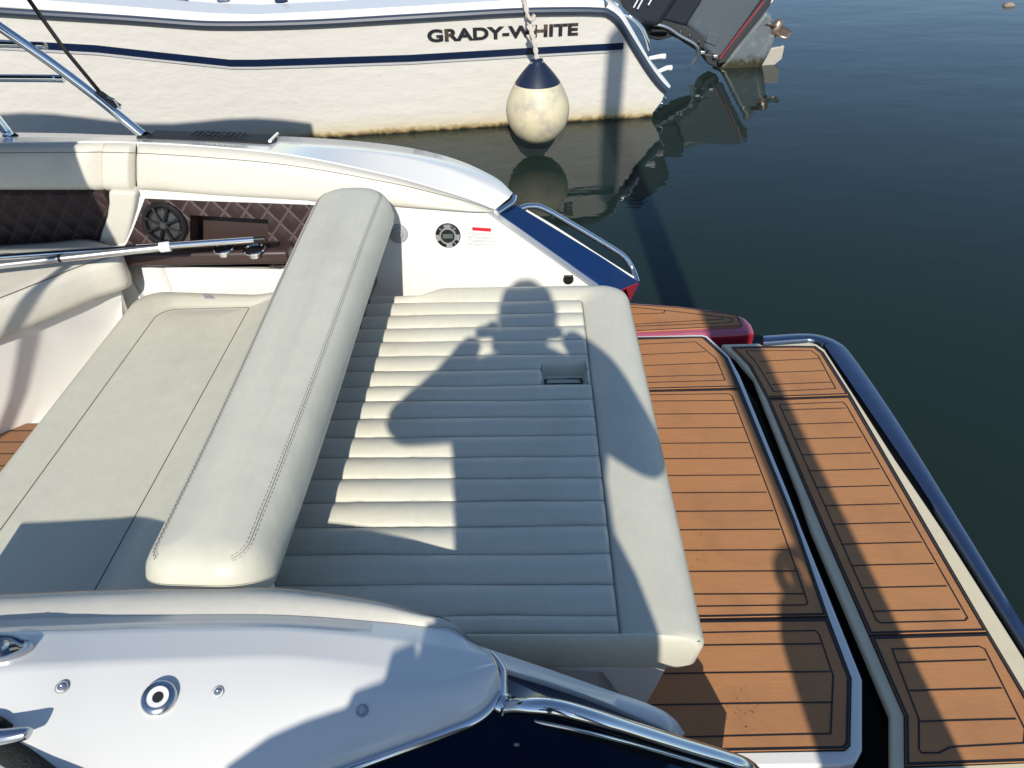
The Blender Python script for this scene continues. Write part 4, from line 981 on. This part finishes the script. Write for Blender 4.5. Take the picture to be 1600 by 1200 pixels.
# rope of the fender
top_ = H(820, 4, .03); bot = V(fcn.x, fcn.y-.01, ztp+.01); knot = lerp(bot, top_, .55)
mb = MB()
path = cr([top_+HNl*.12, top_, lerp(top_, knot, .6), knot, lerp(knot, bot, .5)+V(.005, 0, 0), bot], 60)
for ph in (0, pi):
    mb.tube([p+V(.008*cos(i*.55+ph), .008*sin(i*.55+ph), 0) for i, p in enumerate(path)], .0105, n=8)
for dz in (-.06, .0, .07): 
    k = knot+V(0, 0, dz); mb.tube([k+V(.024*cos(t)+.004, .02*sin(t), .014*sin(t*2+1)) for t in [i*2*pi/12 for i in range(12)]], .011, n=8, closed=True)
tag(mb.build('fender_rope', M_ROPE), 'knotted pale rope holding the teardrop fender', 'rope')

# ================================================================ DOCK, PHOTOGRAPHER AND PILES (behind the camera)
ZD = .78
mb = MB()
for k in range(14):
    mb.box(V(-.6, -.30-.15*k, ZD-.02), (7.5, .14, .04))
for y in (-.35, -1.2, -2.1): mb.box(V(-.6, y, ZD-.12), (7.5, .1, .16))
tag(mb.build('dock', M_WOOD, bevel=.003, seg=1), 'weathered timber dock the photographer stands on, outside the picture', 'dock')
pile_c = V(.0, -.6, 0); px_ = P(1280, 740, .4); pile_x = px_.x-SAZ*(px_.y+.6)-.078
mb = MB(); mb.lathe(V(pile_x, -.6, -1), [(0, 0), (.092, 0), (.088, 3.2), (.078, 6.2), (.0, 6.3)], 0, 28)
tag(mb.build('mooring_pile', M_WOOD, smooth=50), 'tall round timber mooring pile whose shadow crosses the stern platform', 'pile')
mb = MB(); root = tag(empty('shadow_pedestal', V(.74, -.7, ZD)), 'unseen pedestal shape added to cast the rounded shadow on the teak', 'pedestal')  # unseen form added only for its rounded shadow on the deck
pp = [(.66, ZD), (.86, ZD), (.86, 1.60), (.83, 1.66), (.75, 1.68), (.69, 1.64), (.66, 1.56)]
mb.prism([V(x, -.78, z) for x, z in pp], (0, .16, 0)); mb.build('shadow_block', M_GREYP, root, bevel=.01)
mb = MB(); mb.tube([V(.775+.055*cos(t), -.70, 1.735+.06*sin(t)) for t in [i*2*pi/24 for i in range(24)]], .017, n=10, closed=True); mb.tube([V(.76, -.70, 1.66), V(.765, -.7, 1.76)], .02); mb.build('shadow_ring', M_RUB, root, smooth=60)

def skinned(name, verts, edges, m, parent, sub=2):
    me = bpy.data.meshes.new(name); o0 = Vector(verts[0][0]); me.from_pydata([Vector(v[0])-o0 for v in verts], edges, [])
    me.materials.append(m); bm = bmesh.new(); bm.from_mesh(me); lay = bm.verts.layers.skin.verify(); bm.verts.ensure_lookup_table()
    for i, v in enumerate(verts):
        r = v[1]; bm.verts[i][lay].radius = r if isinstance(r, tuple) else (r, r); bm.verts[i][lay].use_root = (i == 0)
    bm.to_mesh(me); bm.free(); me.shade_smooth()
    o = bpy.data.objects.new(name, me); col.objects.link(o); wo[o] = o0; o.location = o0-(wo[parent] if parent else V(0, 0, 0)); o.parent = parent
    s = o.modifiers.new('skin', 'SKIN'); s.use_smooth_shade = True
    q = o.modifiers.new('sub', 'SUBSURF'); q.levels = sub; q.render_levels = sub
    return o
per = tag(empty('person', V(.05, -.45, ZD)), 'person in dark jacket holding a phone up, standing on the dock behind the camera', 'person')
yb = -.42; hx = .055
bv = [((.075, yb, 1.60), (.25, .15)), ((.05, yb, 1.80), (.225, .14)), ((.05, yb, 1.97), (.23, .14)), ((.05, yb, 2.10), (.15, .11)), ((hx, yb+.01, 2.21), .065), ((hx, yb+.03, 2.29), .065),
      ((-.10, yb, 2.10), .085), ((-.335, yb+.17, 1.925), .054), ((-.20, -.14, 1.99), .050), ((-.115, -.055, 2.09), .036),
      ((.21, yb, 2.10), .085), ((.378, yb+.17, 1.805), .046), ((.265, -.15, 2.03), .060), ((.165, -.055, 2.10), .034),
      ((-.03, yb, 1.50), (.13, .12)), ((-.05, yb+.02, 1.18), .078), ((-.05, yb-.01, .86), .055),
      ((.18, yb, 1.50), (.13, .12)), ((.19, yb+.02, 1.18), .078), ((.19, yb-.01, .86), .055)]
be = [(0, 1), (1, 2), (2, 3), (3, 4), (4, 5), (3, 6), (6, 7), (7, 8), (8, 9), (3, 10), (10, 11), (11, 12), (12, 13), (0, 14), (14, 15), (15, 16), (0, 17), (17, 18), (18, 19)]
skinned('body', bv, be, M_JACKET, per)
mb = MB(); rows = []
for z, a_, b_, dp in ((1.42, -.165, .30, .13), (1.44, -.17, .305, .15), (1.59, -.148, .292, .15), (1.67, -.142, .272, .145), (1.76, -.142, .236, .14), (1.90, -.155, .238, .145), (2.02, -.168, .265, .145), (2.10, -.18, .27, .135), (2.165, -.19, .262, .12), (2.215, -.15, .225, .10), (2.25, -.06, .17, .085), (2.275, -.01, .12, .075)):
    rows.append([V((a_+b_)/2+(b_-a_)/2*cos(t), yb+dp*sin(t), z+.006*sin(3*t)) for t in [2*pi*k/32 for k in range(32)]])
mb.grid(rows, 0, True); mb.build('jacket', M_JACKET, per, smooth=70)
mb = MB(); hc = V(hx+.005, yb+.06, 2.392)
rows = []
for i in range(17):
    t = pi*i/16; row = []
    for k in range(24):
        a = 2*pi*k/24; x = .078*sin(t)*cos(a); y = .098*sin(t)*sin(a); z = .125*cos(t)
        if z < -.02: x *= 1-.25*(-z-.02)/.1; 
        if sin(a) > .85 and -.045 < z < .01: y += .016
        row.append(hc+V(x, y, z))
    rows.append(row)
mb.grid(rows, 0, True); 
for sx in (-1, 1):
    mb.tube([hc+V(sx*.08, -.01, -.02), hc+V(sx*.088, -.015, .005), hc+V(sx*.086, -.012, .025)], [.01, .016, .01], n=8); mb.lathe(hc+V(sx*.03, .088, .012), [(0, .008), (.010, .004), (.012, 0)], 1, 12, (0, 1, 0))
mb.tube([hc+V(-.025, .088, -.06), hc+V(0, .095, -.062), hc+V(.025, .088, -.06)], .006, 2, n=8)
mb.build('head', [M_SKIN, M_BLACK, M_REDS], per, smooth=70)
mb = MB(); rows = []
for i in range(10):
    t = pi*.62*i/9; row = []
    for k in range(24):
        a = 2*pi*k/24; front = max(0, sin(a)); tt = t*(1-.42*front); j = 1+.03*sin(k*5+i*3)
        row.append(hc+V(.092*j*sin(tt)*cos(a), -.006+.112*j*sin(tt)*sin(a), .142*j*cos(tt)))
    rows.append(row)
mb.grid(rows, 0, True); mb.build('hair', M_HAIR, per, smooth=70, solid=.008)
for sx, wx, wy, wz in ((-1, -.125, -.055, 2.11), (1, .165, -.055, 2.10)):
    w0 = V(wx, wy, wz); pc = V(sx*.092+.008, -.045, 2.09)
    hv = [((w0.x, w0.y, w0.z), .024), ((pc.x, pc.y, pc.z), (.030, .018))]; he = [(0, 1)]
    for q in range(4):
        b0 = pc+V(-sx*.004, .004, .028-.017*q); n0 = len(hv); ln = (1, 1.1, 1.0, .8)[q]
        hv += [(tuple(b0+V(-sx*.004, .018, .004)), .0095), (tuple(b0+V(-sx*.016, .026*ln-.01, .004)), .0088), (tuple(b0+V(-sx*.03*ln, .014, .003)), .008)]
        he += [(1, n0), (n0, n0+1), (n0+1, n0+2)]
    n0 = len(hv); hv += [(tuple(pc+V(-sx*.006, -.022, .03)), .011), (tuple(pc+V(-sx*.026, -.022, .038)), .010)]; he += [(1, n0), (n0, n0+1)]
    # keep the fingers behind the lens plane
    hv = [((v[0][0], min(v[0][1], -.016), v[0][2]), v[1]) for v in hv]
    skinned('hand', hv, he, M_SKIN, per, 1)
for sx in (-1, 1):
    mb = MB(); c = V(.07+sx*.12, yb+.05, ZD+.0); sh = [(-.04, -.10), (.04, -.10), (.048, .06), (.03, .15), (-.03, .15), (-.048, .06)]
    mb.prism([V(c.x+a, c.y+b, ZD+.001) for a, b in sh], (0, 0, .075)); mb.build('shoe', M_BLACK, per, bevel=.02)
mb = MB(); mb.box(V(.01, -.034, 2.06), (.16, .009, .078)); tag(mb.build('phone', M_BLACK, bevel=.003), 'black phone held level in both hands of the person on the dock', 'phone')
mb = MB(); bgp = [(x, z-.03) for x, z in [(-.1, 1.30), (-.43, 1.30), (-.42, 1.60), (-.368, 1.63), (-.319, 1.644), (-.263, 1.654), (-.255, 1.674), (-.211, 1.682), (-.206, 1.713), (-.17, 1.719), (-.163, 1.70), (-.159, 1.732), (-.136, 1.736), (-.134, 1.773), (-.1, 1.775)]]
root = tag(empty('camera_bag', V(-.22, -.42, 1.28)), 'dark shoulder bag hanging at the left hip of the person on the dock', 'bag')
mb.prism([V(x, -.47, z) for x, z in bgp], (0, .10, 0)); mb.build('pouch', M_CANVAS, root, bevel=.004)
mb = MB(); mb.ribbon([V(-.12, -.35, 1.72), V(-.05, -.27, 1.95), V(.08, -.30, 2.08), V(.15, -.42, 2.19), V(.12, -.55, 2.08), V(-.02, -.57, 1.9), V(-.12, -.47, 1.72)], .03, 0, nrm=(0, .9, .3)); mb.build('shoulder_strap', M_RUB, root, solid=.003)

c = P(1576, 9, .0); mb = MB(); mb.grid([[c+V(.07*q*cos(t), .05*q*sin(t)*(1+.3*cos(2*t)), h) for t in [2*pi*j/14 for j in range(14)]] for q, h in ((1, -.01), (.9, .02), (.5, .035), (.05, .04))], 0, True)
tag(mb.build('driftwood', M_WOOD, smooth=70), 'small dark piece of flotsam on the water in the top right corner', 'flotsam')
